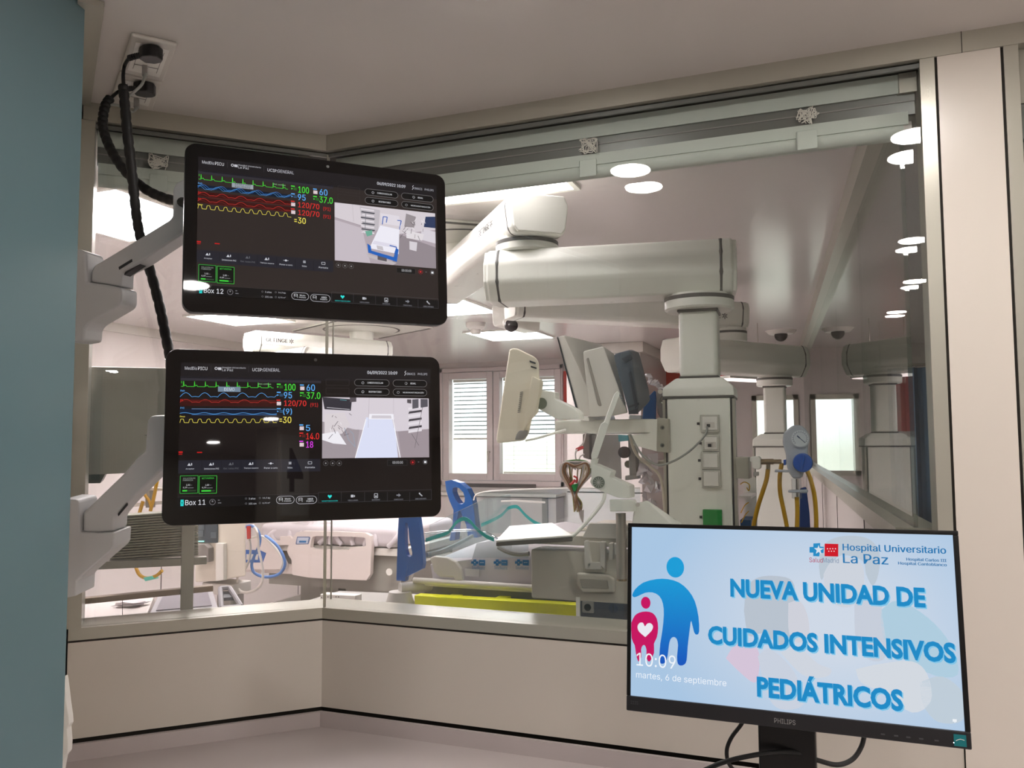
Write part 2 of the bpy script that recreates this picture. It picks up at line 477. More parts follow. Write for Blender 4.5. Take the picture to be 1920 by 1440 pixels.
wf = struct('window_3', w)
cuts = [2.25, 3.3, 4.5, 5.9, 7.4, 9.0]
for p, q in zip(cuts, cuts[1:]):
    u, v = side(p + 0.003, 0.03), side(q - 0.003, 0.03)
    MB(SIDEG).slab([u, v, v + Vector((0.01, 0, 0)), u + Vector((0.01, 0, 0))], z_r1, z_h0).build('pane', wf)
struct('wall_beyond', MB(WARDW).span((RIGHTX, 2.1, 0), (RIGHTX + 0.1, FAR + 0.1, ZC + 0.05)))

# desk side shell
struct('wall_back', MB(mat('back_wall_paint', (196, 190, 182), 0.5)).span((-2.7, BACKY - 0.1, 0), (DESKX + 0.1, BACKY, ZC + 0.05)))
struct('wall_right', MB(PANELW).span((DESKX, BACKY, 0), (DESKX + 0.1, YF, ZC + 0.05)))
struct('wall_recess', MB(WALLP).span((-2.7, BACKY, 0), (-2.6, TE[1].y + 0.1, ZC + 0.05)).span((-2.6, TE[1].y, 0), (TE[1].x - 0.05, TE[1].y + 0.1, ZC + 0.05)))
n = Vector((-0.957, -0.29, 0))
struct('wall_teal', MB(TEAL, GAP).slab([TE[0], TE[1], TE[1] + n * 0.06, TE[0] + n * 0.06], 0, ZC - 0.004, TEAL))
r0 = lw(0.66)
struct('wall_return', MB(WALLP).slab([r0, TE[0] + n * 0.03 + Vector((0.0, -0.02, 0)), TE[0] + n * 0.1, r0 + Vector((-0.08, -0.02, 0)), r0 + Vector((-0.08, 0.1, 0)), lw(0.66, 0.14)], 0, ZC))
# ceiling trim along the return
p, q = onz(170, 191, ZC), onz(196, 3, ZC)
sd = Vector((-0.63, -0.77, 0)) * 0.05
struct('trim_2', MB(ALU).slab([p, q, q + sd, p + sd], ZC - 0.012, ZC - 0.0005))

# low walls under the windows
def run(o0, o1, z0, z1, m, mb=None, s1=0.655, x1=XM):
    """a bar that follows both windows round the corner, between o0 and o1 behind their faces"""
    mb = mb or MB(m)
    mb.slab([corner(o0), (x1, YF + o0), (x1, YF + o1), corner(o1)], z0, z1, m)
    mb.slab([corner(o0), corner(o1), lw(s1, o1), lw(s1, o0)], z0, z1, m)
    return mb
w = MB(WALLP)
w.slab([corner(0.003), (XM, YF + 0.003), (XM, YF + 0.12), corner(0.12)], ZG, ZB, WALLP)
w.slab([corner(0.02), (XM, YF + 0.02), (XM, YF + 0.12), corner(0.12)], 0, ZG, GAP)
struct('wall_front', w)
w = MB(WALLP)
w.slab([corner(0.003), corner(0.12), lw(0.655, 0.12), lw(0.655, 0.003)], ZG, ZB, WALLP)
w.slab([corner(0.02), corner(0.12), lw(0.655, 0.12), lw(0.655, 0.02)], 0, ZG, GAP)
struct('wall_short', w)
# head trim under the ceiling
w = run(-0.004, 0.14, ZT, ZC + 0.004, ALU, x1=DESKX)
w.span((0.28, YF - 0.0052, ZT), (0.2815, YF, ZC), GAP)
struct('trim_1', w)

# the long window
w = MB(ALU, ALUD, GAP)
w.slab([corner(0.0), (XM, YF), (XM, YF + 0.14), corner(0.14)], ZB + 0.006, ZS, ALU)
w.slab([corner(0.004), (XM, YF + 0.004), (XM, YF + 0.14), corner(0.14)], ZB, ZB + 0.006, GAP)
w.slab([corner(0.02), (XM, YF + 0.02), (XM, YF + 0.14), corner(0.14)], ZT - 0.006, ZT, GAP)
w.slab([corner(0.008), (XM, YF + 0.008), (XM, YF + 0.016), corner(0.016)], ZT - 0.016, ZT - 0.006, ALUD)
w.span((0.1935, YF - 0.001, ZS), (XM - 0.003, YF + 0.14, ZT), ALU)
w.span((XM - 0.003, YF + 0.004, 0), (XM + 0.003, YF + 0.05, ZT), GAP)
wf = struct('window_1', w)
MB(GLASS).slab([corner(0.02), (0.1935, YF + 0.02), (0.1935, YF + 0.026), corner(0.026)], ZS, ZT - 0.01).build('front_pane', wf)
MB(GLASS).slab([corner(0.122), (0.1935, YF + 0.122), (0.1935, YF + 0.128), corner(0.128)], ZS, ZT - 0.01).build('rear_pane', wf)
MB(ALU).slab([(XC + 0.002, YF + 0.001), (XC + 0.003, YF + 0.015), (XC - 0.003, YF + 0.016)], ZS, ZT - 0.01).build('corner_joint', wf)
q_ = corner(0.124); MB(ALU).slab([(q_.x - .002, q_.y - .003), (q_.x + .002, q_.y - .003), (q_.x, q_.y + .003)], ZS, ZT - 0.01).build('corner_joint', wf)
# the short window
w = MB(ALU, ALUD, GAP)
w.slab([corner(0.0), corner(0.14), lw(0.655, 0.14), lw(0.655, 0)], ZB + 0.006, ZS, ALU)
w.slab([corner(0.004), corner(0.14), lw(0.655, 0.14), lw(0.655, 0.004)], ZB, ZB + 0.006, GAP)
w.slab([corner(0.02), corner(0.14), lw(0.655, 0.14), lw(0.655, 0.02)], ZT - 0.006, ZT, GAP)
w.slab([corner(0.008), corner(0.016), lw(0.655, 0.016), lw(0.655, 0.008)], ZT - 0.016, ZT - 0.006, ALUD)
w.slab([lw(0.625), lw(0.66), lw(0.66, 0.14), lw(0.625, 0.14)], ZS, ZT, ALU)
wf = struct('window_2', w)
MB(GLASS).slab([corner(0.02), corner(0.026), lw(0.625, 0.026), lw(0.625, 0.02)], ZS, ZT - 0.01).build('front_pane', wf)
MB(GLASS).slab([corner(0.122), corner(0.128), lw(0.625, 0.128), lw(0.625, 0.122)], ZS, ZT - 0.01).build('rear_pane', wf)

# white full-height panel and the next window beyond it
struct('wall_panel', MB(PANELW).span((XM + 0.003, YF, 0), (0.357, YF + 0.1, ZT)))
w = MB(ALU, GAP).span((0.357, YF + 0.004, 0), (0.363, YF + 0.05, ZT), GAP)
w.span((0.363, YF - 0.001, 0), (0.392, YF + 0.14, ZT), ALU)
w.span((0.392, YF, 0), (DESKX, YF + 0.14, ZB), WALLP); w.span((0.392, YF, ZB), (DESKX, YF + 0.14, ZS), ALU)
w.span((0.392, YF + 0.03, 2.30), (DESKX, YF + 0.06, ZT), ALU); w.span((0.392, YF + 0.035, 2.22), (DESKX, YF + 0.06, 2.30), ALUD)
wf = struct('window_6', w)
MB(GLASS).span((0.392, YF + 0.02, ZS), (DESKX, YF + 0.026, ZT)).build('front_pane', wf)

struct('wall_post', MB(PANELW).span((4.02, -3.9, 0), (4.50, -3.6, ZC)))
# ================================================================== worktop
t = thing('worktop', 'pale grey desk worktop with upstand running round the corner under the windows', 'worktop', (-0.6, 1.8, 0.70))
wt = MB(WORKT)
wt.slab([corner(-0.012), (1.0, YF - 0.012), (1.0, 1.38), (-0.95, 1.38), (-1.44, 1.275), lw(0.655, -0.012)], 0.70, 0.735, WORKT)
wt.build('top', t)
run(-0.014, -0.002, 0.735, 0.777, WORKT, x1=XM - 0.002).build('upstand', t)
for x in (-0.9, 0.0, 0.9): MB(WORKT).span((x - 0.02, 1.5, 0), (x + 0.02, YF - 0.02, 0.70)).build('support_panel', t)
# ================================================================== LIGHTS
LEDW = glow('led_panel_light', (255, 246, 248), LED_PANEL)
def downlight(x, y, lab, k=1.0):
    t = thing('downlight', lab, 'ceiling light', (x, y, ZC), 'round downlights over the desk')
    MB(LGREY).lathe((x, y, ZC - 0.004), [(0, 0.078), (0.0035, 0.08)], LGREY).build('trim_ring', t)
    m = glow('downlight_light_%d' % round(10 * k), (255, 249, 245), DOWN_FACE * k)
    MB(m).lathe((x, y, ZC - 0.006), [(0, 0.066), (0.0018, 0.067)], m).build('diffuser', t)
downlight(-0.645, 1.483, 'round glowing downlight in the desk ceiling, in front of the wide window')
downlight(0.235, 1.475, 'round downlight close to the white full-height panel')
downlight(1.115, 1.47, 'round downlight of the window row, right of the white full-height panel')  # added out of view to brighten the right of the desk ceiling
downlight(2.0, 1.47, 'round downlight at the end of the window row, far right of the white panel')  # another unseen light, added for the same brightening
downlight(0.34, -0.02, 'round downlight above the desk chair place, mirrored in the upper display')
downlight(0.43, -1.15, 'round downlight behind the desk, seen as a reflection beside the mullion')
downlight(0.40, -2.43, 'round downlight farther behind the desk, seen as a thin reflection beside the mullion')
downlight(3.5, -3.17, 'round downlight far behind the desk, mirrored in the lower display near the yellow curve', 3)
downlight(4.5, -5.1, 'round downlight at the far end behind the desk, mirrored low in the lower display', 3)
for x, y in ((2.4, 0.6), (3.6, 0.0), (4.5, 1.0)): downlight(x, y, 'round downlight of the corridor beside the desk, out of the window reflections', 6)  # unseen lights added to lift the ambient light from the right

LEDN = glow('led_panel_light_soft', (255, 246, 248), LED_NEAR)
def led(x0, x1, y0, y1, lab, m=LEDW):
    t = thing('led_panel', lab, 'ceiling light', ((x0 + x1) / 2, (y0 + y1) / 2, ZC), 'square ceiling panels of the ward')
    f = MB(PWHITE); z0, z1 = ZC - 0.012, ZC - 0.0005; e = 0.02
    f.span((x0, y0, z0), (x1, y0 + e, z1)); f.span((x0, y1 - e, z0), (x1, y1, z1)); f.span((x0, y0 + e, z0), (x0 + e, y1 - e, z1)); f.span((x1 - e, y0 + e, z0), (x1, y1 - e, z1))
    f.build('frame', t)
    MB(m).span((x0 + e, y0 + e, z0 + 0.004), (x1 - e, y1 - e, z1)).build('diffuser', t)
led(-2.96, -2.35, 6.40, 7.06, 'square glowing ceiling panel above the far windows, beside the smoke detector')
led(-2.86, -2.24, 4.86, 5.50, 'square ceiling panel whose corner shows just past the edge of the upper display')
led(-4.42, -3.85, 4.73, 5.30, 'square ceiling panel seen in the gap between the two wall displays')
led(-3.0, -2.39, 2.22, 2.87, 'large bright ceiling panel crossed by the black cable sleeve')
led(-1.46, -0.86, 2.29, 2.89, 'bright ceiling panel above the white pendant arms, cut by the blind tube', LEDN)
led(-2.55, -1.95, 3.2, 3.8, 'square ceiling panel behind the upper wall display')  # hidden panel added to make up light in the ward

# ================================================================== ROLLER BLINDS between the panes
def zat(x, y, Y): return at(x, y, Y).z
YB = YF + 0.072
zb = dict(top=ZT - 0.034, a=zat(1240, 203, YB), b=zat(1240, 243, YB), c=zat(1240, 272, YB), d=zat(1240, 283, YB - .02), e=zat(1240, 314, YB))
def blind(name, lab, P, length, group):
    """P(s, o): plan point s along the window, o behind its face"""
    t = thing(name, lab, 'blind', P(length / 2, 0.072, ZT - 0.04), group)
    def bar(o0, o1, z0, z1, m, s0=0.003, s1=None, mb=None):
        s1 = length - 0.012 if s1 is None else s1
        mb = mb or MB(m); mb.slab([P(s0, o0), P(s1, o0), P(s1, o1), P(s0, o1)], z0, z1, m); return mb
    bar(0.055, 0.06, zb['b'], zb['a'] + 0.012, BLINDW, s1=length - 0.05).build('fascia', t)
    bar(0.05, 0.062, zb['b'] - 0.002, zb['a'] + 0.03, ALU, length - 0.05, length - 0.012).build('end_bracket', t)
    m = bar(0.062, 0.07, zb['c'] - 0.01, zb['b'] + 0.02, ALUD)
    bar(0.06, 0.063, (zb['b'] + zb['c']) / 2, (zb['b'] + zb['c']) / 2 + 0.003, MGREY, mb=m)
    m.build('rail', t)
    r = (zb['d'] - zb['e']) / 2 + 0.004; zc = (zb['d'] + zb['e']) / 2
    c = MB(BLINDW).cyl(P(0.006, 0.082, zc), P(length - 0.03, 0.082, zc), r, BLINDW, 24)
    bar(0.056, 0.084, zb['d'] - 0.012, zb['c'] - 0.004, BLINDW, 0.006, length - 0.03, c)
    c.build('roll', t)
    MB(LGREY).cyl(P(length - 0.03, 0.082, zc), P(length - 0.012, 0.082, zc), r * 0.9, LGREY, 20).build('end_cap', t)
    return t, zc, r
def cords(t, P, s, zc, r):
    rnd = random.Random(int(s * 100)); k = MB(CORD)
    z0 = (zb['c'] + zb['b']) / 2 - 0.004
    for j in range(7):
        pts = []
        for q in range(7):
            pts.append(P(s + rnd.uniform(-0.027, 0.027), 0.045 + rnd.uniform(-0.004, 0.004), z0 + rnd.uniform(-0.024, 0.02)))
        k.tube(pts, 0.0011, CORD, 6, 6)
    k.build('cord_bundle', t)
    MB(BLINDW).slab([P(s - 0.024, 0.05), P(s + 0.024, 0.05), P(s + 0.024, 0.0575), P(s - 0.024, 0.0575)], zc - r - 0.003, zb['d'] + 0.004, BLINDW, 0.003).build('cord_clip', t)
def PL(s, o, z=0): return Vector((XC - 0.41421 * o + (s if s > 0.02 else 0.02), YF + o, z))
def PS(s, o, z=0): return lw(0.625 - s, o, z)
t, zc_, r_ = blind('roller_blind', 'rolled-up pale blind between the panes of the wide window', PL, 1.6155 + 0.03, 'rolled-up blinds')
for x in (1102, 1514): cords(t, PL, at(x, 270, YF + 0.05).x - XC + 0.41421 * 0.05, zc_, r_)
t, zc_, r_ = blind('roller_blind', 'rolled-up pale blind between the panes of the narrow window behind the upper display', PS, 0.60, 'rolled-up blinds')
pp = lpx(298, 310, 0.05); cords(t, PS, 0.625 - (pp - C0).dot(LA), zc_, r_)

# ================================================================== DISPLAYS
def Rz(a): return Matrix.Rotation(a, 3, 'Z')
def Rx(a): return Matrix.Rotation(a, 3, 'X')
def Ry(a): return Matrix.Rotation(a, 3, 'Y')

class Screen:
    """draws lit shapes on a 1920 x 1080 display of real size, centred on the origin and facing -y"""
    def __init__(self, width, bgcol):
        self.k = width / 1920; self.mb = MB(); self.w = width; self.h = width * 9 / 16
        self.mb.poly([self.p(0, 1080, 0), self.p(1920, 1080, 0), self.p(1920, 0, 0), self.p(0, 0, 0)], pixel(bgcol))
    def p(self, u, v, L): return Vector((u * self.k - self.w / 2, -0.00012 * L, self.h / 2 - v * self.k))
    def poly(self, pts, col, L=1):
        self.mb.poly([self.p(u, v, L) for u, v in pts][::-1], pixel(col) if not isinstance(col, bpy.types.Material) else col); return self
    def rect(self, u0, v0, u1, v1, col, L=1): return self.poly([(u0, v0), (u1, v0), (u1, v1), (u0, v1)], col, L)
    def line(self, pts, w, col, L=2):
        for (a, b), (c, d) in zip(pts, pts[1:]):
            l = math.hypot(c - a, d - b) or 1; nx, ny = -(d - b) / l * w / 2, (c - a) / l * w / 2
            self.poly([(a + nx, b + ny), (a - nx, b - ny), (c - nx, d - ny), (c + nx, d + ny)], col, L)
        return self
    def frame(self, u0, v0, u1, v1, w, col, L=2): return self.line([(u0, v0), (u1, v0), (u1, v1), (u0, v1), (u0, v0)], w, col, L)
    def disc(self, u, v, r, col, L=2, ry=None, n=28): return self.poly([(u + r * math.cos(2 * math.pi * i / n), v + (ry or r) * math.sin(2 * math.pi * i / n)) for i in range(n)], col, L)
    def ring(self, u, v, r, w, col, L=2, n=24): return self.line([(u + r * math.cos(2 * math.pi * i / n), v + r * math.sin(2 * math.pi * i / n)) for i in range(n + 1)], w, col, L)
    def pill(self, u0, v0, u1, v1, w, col, L=2, fill=None):
        r = (v1 - v0) / 2; P = [(u1 - r + r * math.sin(a * math.pi / 8), v0 + r - r * math.cos(a * math.pi / 8)) for a in range(9)]
        P += [(u0 + r - r * math.sin(a * math.pi / 8), v0 + r + r * math.cos(a * math.pi / 8)) for a in range(9)]
        if fill: self.poly(P, fill, L - 1)
        return self.line(P + [P[0]], w, col, L)
    def text(self, s, u0, v1, u1, v0, col, L=3, bold=0.0):
        """letters filling the box u0..u1, v0 (top) .. v1 (bottom)"""
        self.mb.lettering(s, self.p(u0, v1, L), (1, 0, 0), (0, 0, 1), (u1 - u0) * self.k, (v1 - v0) * self.k, pixel(col), bold)
        if 0 < bold < 0.03:
            for e in (-1, 1): self.mb.lettering(s, self.p(u0 + e * 70 * bold, v1, L - 0.4 * e), (1, 0, 0), (0, 0, 1), (u1 - u0) * self.k, (v1 - v0) * self.k, pixel(col), bold)
        return self

def hom(q):
    A, b = [], []
    for (x, y), (u, v) in zip(q, ((0, 0), (1920, 0), (1920, 1080), (0, 1080))):
        A += [[x, y, 1, 0, 0, 0, -u * x, -u * y], [0, 0, 0, x, y, 1, -v * x, -v * y]]; b += [u, v]
    h = np.append(np.linalg.solve(np.array(A, float), np.array(b, float)), 1).reshape(3, 3)
    def f(x, y):
        r = h @ np.array([x, y, 1.0]); return (r[0] / r[2], r[1] / r[2])
    return f

G_, B_, R_, Y_, M_, W_, D_ = (70, 220, 60), (90, 170, 240), (214, 44, 40), (236, 220, 90), (214, 60, 226), (226, 228, 232), (120, 122, 126)
def bedside_screen(box, demo):
    H = hom(((135, 142), (1807, 193), (1812, 1055), (115, 1110)))     # layout read off the lower display
    s = Screen(0.527, (23, 18, 18) if demo == 'DEMO' else (44, 37, 35))  # upper background lighter: ceiling reflection and panel glow put into the colour
    def X(x, y): return H(x, y)
    def R(x0, y0, x1, y1, c, L=1): a, b_ = X(x0, y0), X(x1, y1); s.rect(a[0], a[1], b_[0], b_[1], c, L)
    def T(t, x0, y0, x1, y1, c, bold=0.0, L=4):
        a, b_ = X(x0, (y0 + y1) / 2), X(x1, (y0 + y1) / 2); h = (X((x0 + x1) / 2, y1)[1] - X((x0 + x1) / 2, y0)[1]) / 2; m = (a[1] + b_[1]) / 2
        s.text(t, a[0], m + h, b_[0], m - h, c, L, bold)
    s.rect(0, 0, 1920, 118, (26, 23, 26))
    T('MedDis', 162, 170, 245, 192, (190, 190, 196)); T('PICU', 252, 172, 315, 194, (222, 222, 226), 0.0)
    s.line([X(340, 165), X(340, 205)], 2, (60, 58, 62))
    s.ring(*X(375, 183), 9, 5, (200, 200, 206)); R(388, 176, 410, 194, (196, 196, 202), 2)
    T('Hospital Universitario', 415, 174, 575, 187, (196, 196, 202), 0.0); T('La Paz', 415, 186, 490, 202, (196, 196, 202), 0.0)
    s.line([X(595, 168), X(595, 210)], 2, (60, 58, 62))
    T('UCIP:', 620, 183, 690, 204, (214, 214, 220), 0.0); T('GENERAL', 692, 184, 806, 206, (190, 190, 198))
    a, b_ = X(130, 232), X(1080, 285); s.rect(0, a[1] + 2, b_[0], b_[1], (44, 42, 50))
    # waveforms
    e0 = X(135, 302); e1 = X(780, 316); n = 9
    pts = []
    for k in range(n):
        u = e0[0] + (e1[0] - e0[0]) * (k + 0.25) / n; w = (e1[0] - e0[0]) / n; v = e0[1]
        pts += [(u - 0.22 * w, v), (u - 0.03 * w, v), (u, v - 40), (u + 0.05 * w, v - 4), (u + 0.2 * w, v - 12), (u + 0.3 * w, v), (u + 0.5 * w, v)]
    s.line(pts, 3, G_)
    T('II', 137, 268, 145, 280, G_); T('Med. continua', 660, 283, 745, 293, (150, 200, 150))
    if demo == 'DEMO': R(388, 304, 540, 341, (112, 132, 150), 3); T('DEMO', 430, 312, 500, 334, (206, 216, 226), 0.0, 5)
    else: R(370, 306, 520, 340, (150, 158, 166), 3); T('DEMO SIN', 392, 308, 500, 320, (60, 64, 70), 0.0, 5); T('PACIENTE', 392, 324, 500, 336, (60, 64, 70), 0.0, 5)
    def wave(y, amp, per, col, w=3, x0=130, x1=785, dy=0, kind='sin', ph=0):
        P = []; N = 110
        for i in range(N + 1):
            x = x0 + (x1 - x0) * i / N; t = ((x - x0) / per + ph) % 1
            q = {'sin': 0.5 + 0.5 * math.sin(2 * math.pi * t), 'pl': max(0, math.sin(math.pi * min(1, t * 1.6))) if t < 0.62 else 0.12 * math.sin(math.pi * (t - .62) / .38), 'tr': min(1, max(0, 1.7 * math.sin(2 * math.pi * t)))}[kind]
            P.append(X(x, y + dy * i / N - amp * q))
        s.line(P, w, col)
    T('Pleth', 133, 325, 162, 337, B_)
    if demo == 'DEMO':
        wave(372, 28, 128, B_, 3, dy=5, kind='pl')
        R(130, 386, 780, 440, (52, 14, 12)); R(130, 390, 780, 412, (70, 18, 15), 2); wave(408, 20, 132, (196, 52, 44), 3, dy=6, kind='pl')
        s.line([X(205, 396), X(780, 400)], 2, (120, 30, 26)); T('PA', 133, 388, 152, 402, R_)
        R(130, 452, 785, 492, (8, 22, 44)); s.line([X(210, 452), X(785, 456)], 3, (120, 160, 210)); s.line([X(210, 491), X(785, 493)], 3, (60, 120, 190))
        wave(486, 9, 132, B_, 3, dy=3, kind='sin'); T('PVC', 133, 440, 160, 452, B_)
        wave(544, 24, 60, Y_, 3, kind='tr'); T('Resp', 130, 498, 165, 510, Y_)
    else:
        R(130, 340, 780, 378, (8, 24, 44))
        for k in range(3): wave(362 + 5 * k, 24, 128, (60 + 14 * k, 130 + 14 * k, 220), 2, dy=5, kind='pl', ph=0.12 * k)
        for j in range(2):
            y = 386 + j * 44
            R(130, y, 780, y + 44, (56, 14, 12)); wave(y + 24, 20, 132, (190, 48, 42), 3, dy=10, kind='pl'); wave(y + 32, 14, 132, (120, 30, 28), 2, dy=10, kind='pl', ph=.1)
            s.line([X(205, y + 40), X(780, y + 42)], 2, (110, 28, 24)); T('PA', 133, y + 3, 152, y + 15, R_)
        wave(508, 26, 60, Y_, 3, kind='tr'); T('Resp', 130, 474, 165, 486, Y_)
    def num(t, x0, y0, x1, y1, c): T(t, x0, y0, x1, y1, c, 0.012)
    def lab(x, y, c, sq=False):
        R(x, y, x + 26, y + 8, c, 2)
        if sq: R(x + 2, y + 14, x + 30, y + 38, (226, 208, 212), 2); s.frame(*X(x + 9, y + 19), *X(x + 23, y + 33), 2, (180, 160, 170), 3)
        else:
            for q in (14, 24): R(x + 18, y + q, x + 40, y + q + 6, tuple(int(v * .55) for v in c), 2)
            s.poly([X(x + 2, y + 16), X(x + 14, y + 22), X(x + 2, y + 28)], c, 2)
    num('100', 836, 288, 910, 332, G_); lab(785, 286, G_); num('60', 985, 292, 1040, 335, B_); lab(940, 292, B_, True)
    num('95', 832, 342, 886, 384, B_); lab(785, 340, B_); num('37.0', 984, 344, 1076, 388, G_); lab(940, 344, G_)
    num('120/70', 834, 397, 982, 440, R_); lab(783, 392, R_, True); num('(91)', 1010, 414, 1060, 444, (176, 32, 32))
    if demo == 'DEMO':
        num('(9)', 828, 450, 886, 494, B_); lab(785, 448, B_)
        num('30', 826, 505, 882, 547, Y_); R(803, 518, 820, 524, Y_, 2); R(803, 532, 820, 538, Y_, 2)
        num('5', 980, 560, 1008, 600, B_); lab(936, 556, B_, True); num('14.0', 982, 613, 1068, 655, R_); lab(936, 610, R_); num('18', 982, 668, 1028, 710, M_); lab(936, 664, M_, True)
    else:
        num('120/70', 834, 451, 982, 494, R_); lab(783, 446, R_, True); num('(91)', 1010, 468, 1060, 498, (176, 32, 32))
        num('30', 832, 505, 886, 547, Y_); R(806, 518, 824, 524, Y_, 2); R(806, 532, 824, 538, Y_, 2)
    R(122, 735, 150, 745, (190, 30, 28), 2); R(122, 750, 148, 757, (150, 24, 24), 2); R(247, 738, 282, 745, (190, 30, 28), 2)
    # button row
    a, b_ = X(120, 795), X(1076, 862); s.rect(0, a[1], b_[0], b_[1] + 4, (33, 33, 42))
    xs = [120, 280, 412, 545, 680, 810, 938, 1076]; names = ['Aceptar', 'Inhibiciones PNI', 'Det. todas PNI', 'Tiempo espera', 'Poner a cero', 'Más', 'Pantalla']
    for k in range(7):
        if k: s.line([X(xs[k], 798), X(xs[k], 862)], 2, (18, 17, 20), 3)
        c = (xs[k] + xs[k + 1]) / 2; hw = min(0.38 * (xs[k + 1] - xs[k]), 6.5 * len(names[k]) / 2 + 6); cc = (200, 202, 210) if k != 2 else (96, 98, 104)
        T(names[k], c - hw, 846 - k * 2, c + hw, 857 - k * 2, cc, 0.0)
        yy = 822 - 2 * k
        if k in (0, 1, 2, 3): s.poly([X(c - 18, yy + 8), X(c - 6, yy - 10), X(c + 6, yy + 8)], cc, 3); R(c + 8, yy - 9, c + 14, yy + 6, cc, 3)
        elif k == 4: s.line([X(c - 18, yy), X(c + 18, yy)], 3, cc); s.disc(*X(c, yy), 8, cc, 3)
        elif k == 5:
            for q in (-6, 0, 6): R(c - 9, yy + q - 2, c + 9, yy + q + 1, cc, 3)
        else: s.frame(*X(c - 12, yy - 8), *X(c + 12, yy + 7), 3, cc, 3)
    for (x0, x1, c, nm) in ((135, 253, (50, 160, 60), 'SOLUCIÓN DE'), (264, 380, (60, 176, 60), 'KETAMINA')):
        R(x0, 898, x1, 1011, (8, 10, 8)); s.frame(*X(x0, 898), *X(x1, 1011), 4, c, 3)
        T(nm, x0 + 18, 907, x1 - 16, 918, (150, 160, 154) if x0 < 200 else (60, 190, 66))
        if x0 < 200: T('FARMACIA', x0 + 18, 921, x0 + 86, 931, (150, 160, 154))
        T('1.00', x0 + 40, 952, x0 + 66, 963, W_, 0.0); R(x0 + 72, 957, x0 + 80, 960, D_, 3)
        T('0,39', x0 + 18, 970, x0 + 46, 981, W_, 0.0); R(x0 + 50, 975, x0 + 90, 978, D_, 3)
        R(x0 + 14, 992, x1 - 12, 1000, (40, 60, 40), 2); R(x0 + 14, 992, x0 + (46 if x0 < 200 else 78), 1000, (60, 210, 60), 3)
    s.line([X(116, 1015), X(1812, 985)], 2, (52, 50, 52)) if False else None
    s.rect(0, 1000, 1020, 1002, (58, 54, 56)); s.rect(0, 1002, 1920, 1080, (12, 11, 13))
    s.pill(*X(137, 1057), *X(158, 1096), 3, (40, 210, 204), 3, (40, 190, 186)); s.line([X(142, 1076), X(153, 1076)], 4, (10, 60, 60), 4)
    T(box, 169, 1056, 305, 1090, (232, 234, 240), 0.0)
    s.ring(*X(353, 1070), 20, 3, (130, 130, 134)); s.disc(*X(353, 1065), 6, (130, 130, 134), 3); R(390, 1055, 402, 1060, D_, 3); R(390, 1073, 412, 1078, D_, 3)
    for (t, x0, x1, y) in (('3 años', 597, 642, 1040), ('16,3 kg', 690, 740, 1036), ('101 cm', 597, 648, 1073), ('0,70 m²', 690, 740, 1069)):
        T(t, x0, y, x1, y + 12, (196, 198, 204), 0.0); s.ring(*X(x0 - 18, y + 6), 6, 2, D_)
    for (x0, x1, t1, t2) in ((783, 902, 'Modo', 'limpieza'), (915, 1052, 'ABRIR', 'PUERTA')):
        s.pill(*X(x0, 1031), *X(x1, 1076), 3, (190, 190, 196), 3, (8, 8, 10)); T(t1, x1 - 62, 1041, x1 - 24, 1052, W_, 0.0); T(t2, x1 - 68, 1056, x1 - 20, 1066, W_, 0.0)
        cx = x0 + 28; s.frame(*X(cx - 10, 1042), *X(cx + 12, 1054), 3, W_, 3); s.line([X(cx - 10, 1054), X(cx - 10, 1066)], 3, W_); s.line([X(cx + 12, 1054), X(cx + 12, 1066)], 3, W_)
    s.frame(*X(1063, 1003), 1918, 1072, 2, (70, 70, 74), 3)
    tabs = [1063, 1215, 1370, 1520, 1668, 1812]
    for k in range(5):
        if k: s.line([X(tabs[k], 1000), X(tabs[k], 1062)], 2, (70, 70, 74), 3)
        c = (tabs[k] + tabs[k + 1]) / 2; cc = (40, 220, 214) if k == 0 else (130, 132, 140); y = 1032 - k * 4
        T(('MONITORIZACIÓN', 'VIDEOLLAMADA', 'BOMBAS', 'ÓRDENES', 'INDICADORES')[k], c - (52, 34, 26, 30, 36)[k], y + 22, c + (52, 34, 26, 30, 36)[k], y + 31, cc, 0.0)
        if k == 0: s.poly([X(c - 15, y - 6), X(c - 8, y - 13), X(c, y - 7), X(c + 8, y - 13), X(c + 15, y - 6), X(c, y + 12)], cc, 3)
        elif k == 1: R(c - 14, y - 9, c + 4, y + 7, (190, 192, 198), 3); R(c + 7, y - 7, c + 13, y + 5, (190, 192, 198), 3)
        elif k == 2: s.frame(*X(c - 11, y - 13), *X(c + 11, y + 13), 4, (190, 192, 198), 3); R(c - 5, y - 1, c + 5, y + 8, (190, 192, 198), 4)
        elif k == 3: s.poly([X(c - 14, y - 4), X(c, y - 4), X(c, y - 12), X(c + 15, y), X(c, y + 12), X(c, y + 4), X(c - 14, y + 4)], (130, 132, 140), 3)
        else: s.line([X(c - 10, y - 8), X(c + 10, y + 9)], 9, (170, 172, 178)); s.disc(*X(c - 8, y - 8), 6, (190, 192, 198), 3)
    # right column
    T('06/09/2022 10:09', 1390, 206, 1588, 230, (196, 198, 206), 0.012); T('SMACS', 1650, 218, 1706, 233, (176, 178, 186), 0.0); T('PHILIPS', 1724, 220, 1786, 234, (176, 178, 186), 0.0)
    s.line([X(1646, 206), X(1638, 214), X(1645, 224), X(1636, 236)], 4, (206, 208, 214), 3)
    for y in (258, 316): s.frame(*X(1114, y), *X(1268, y + 42), 2, (58, 54, 54), 3)
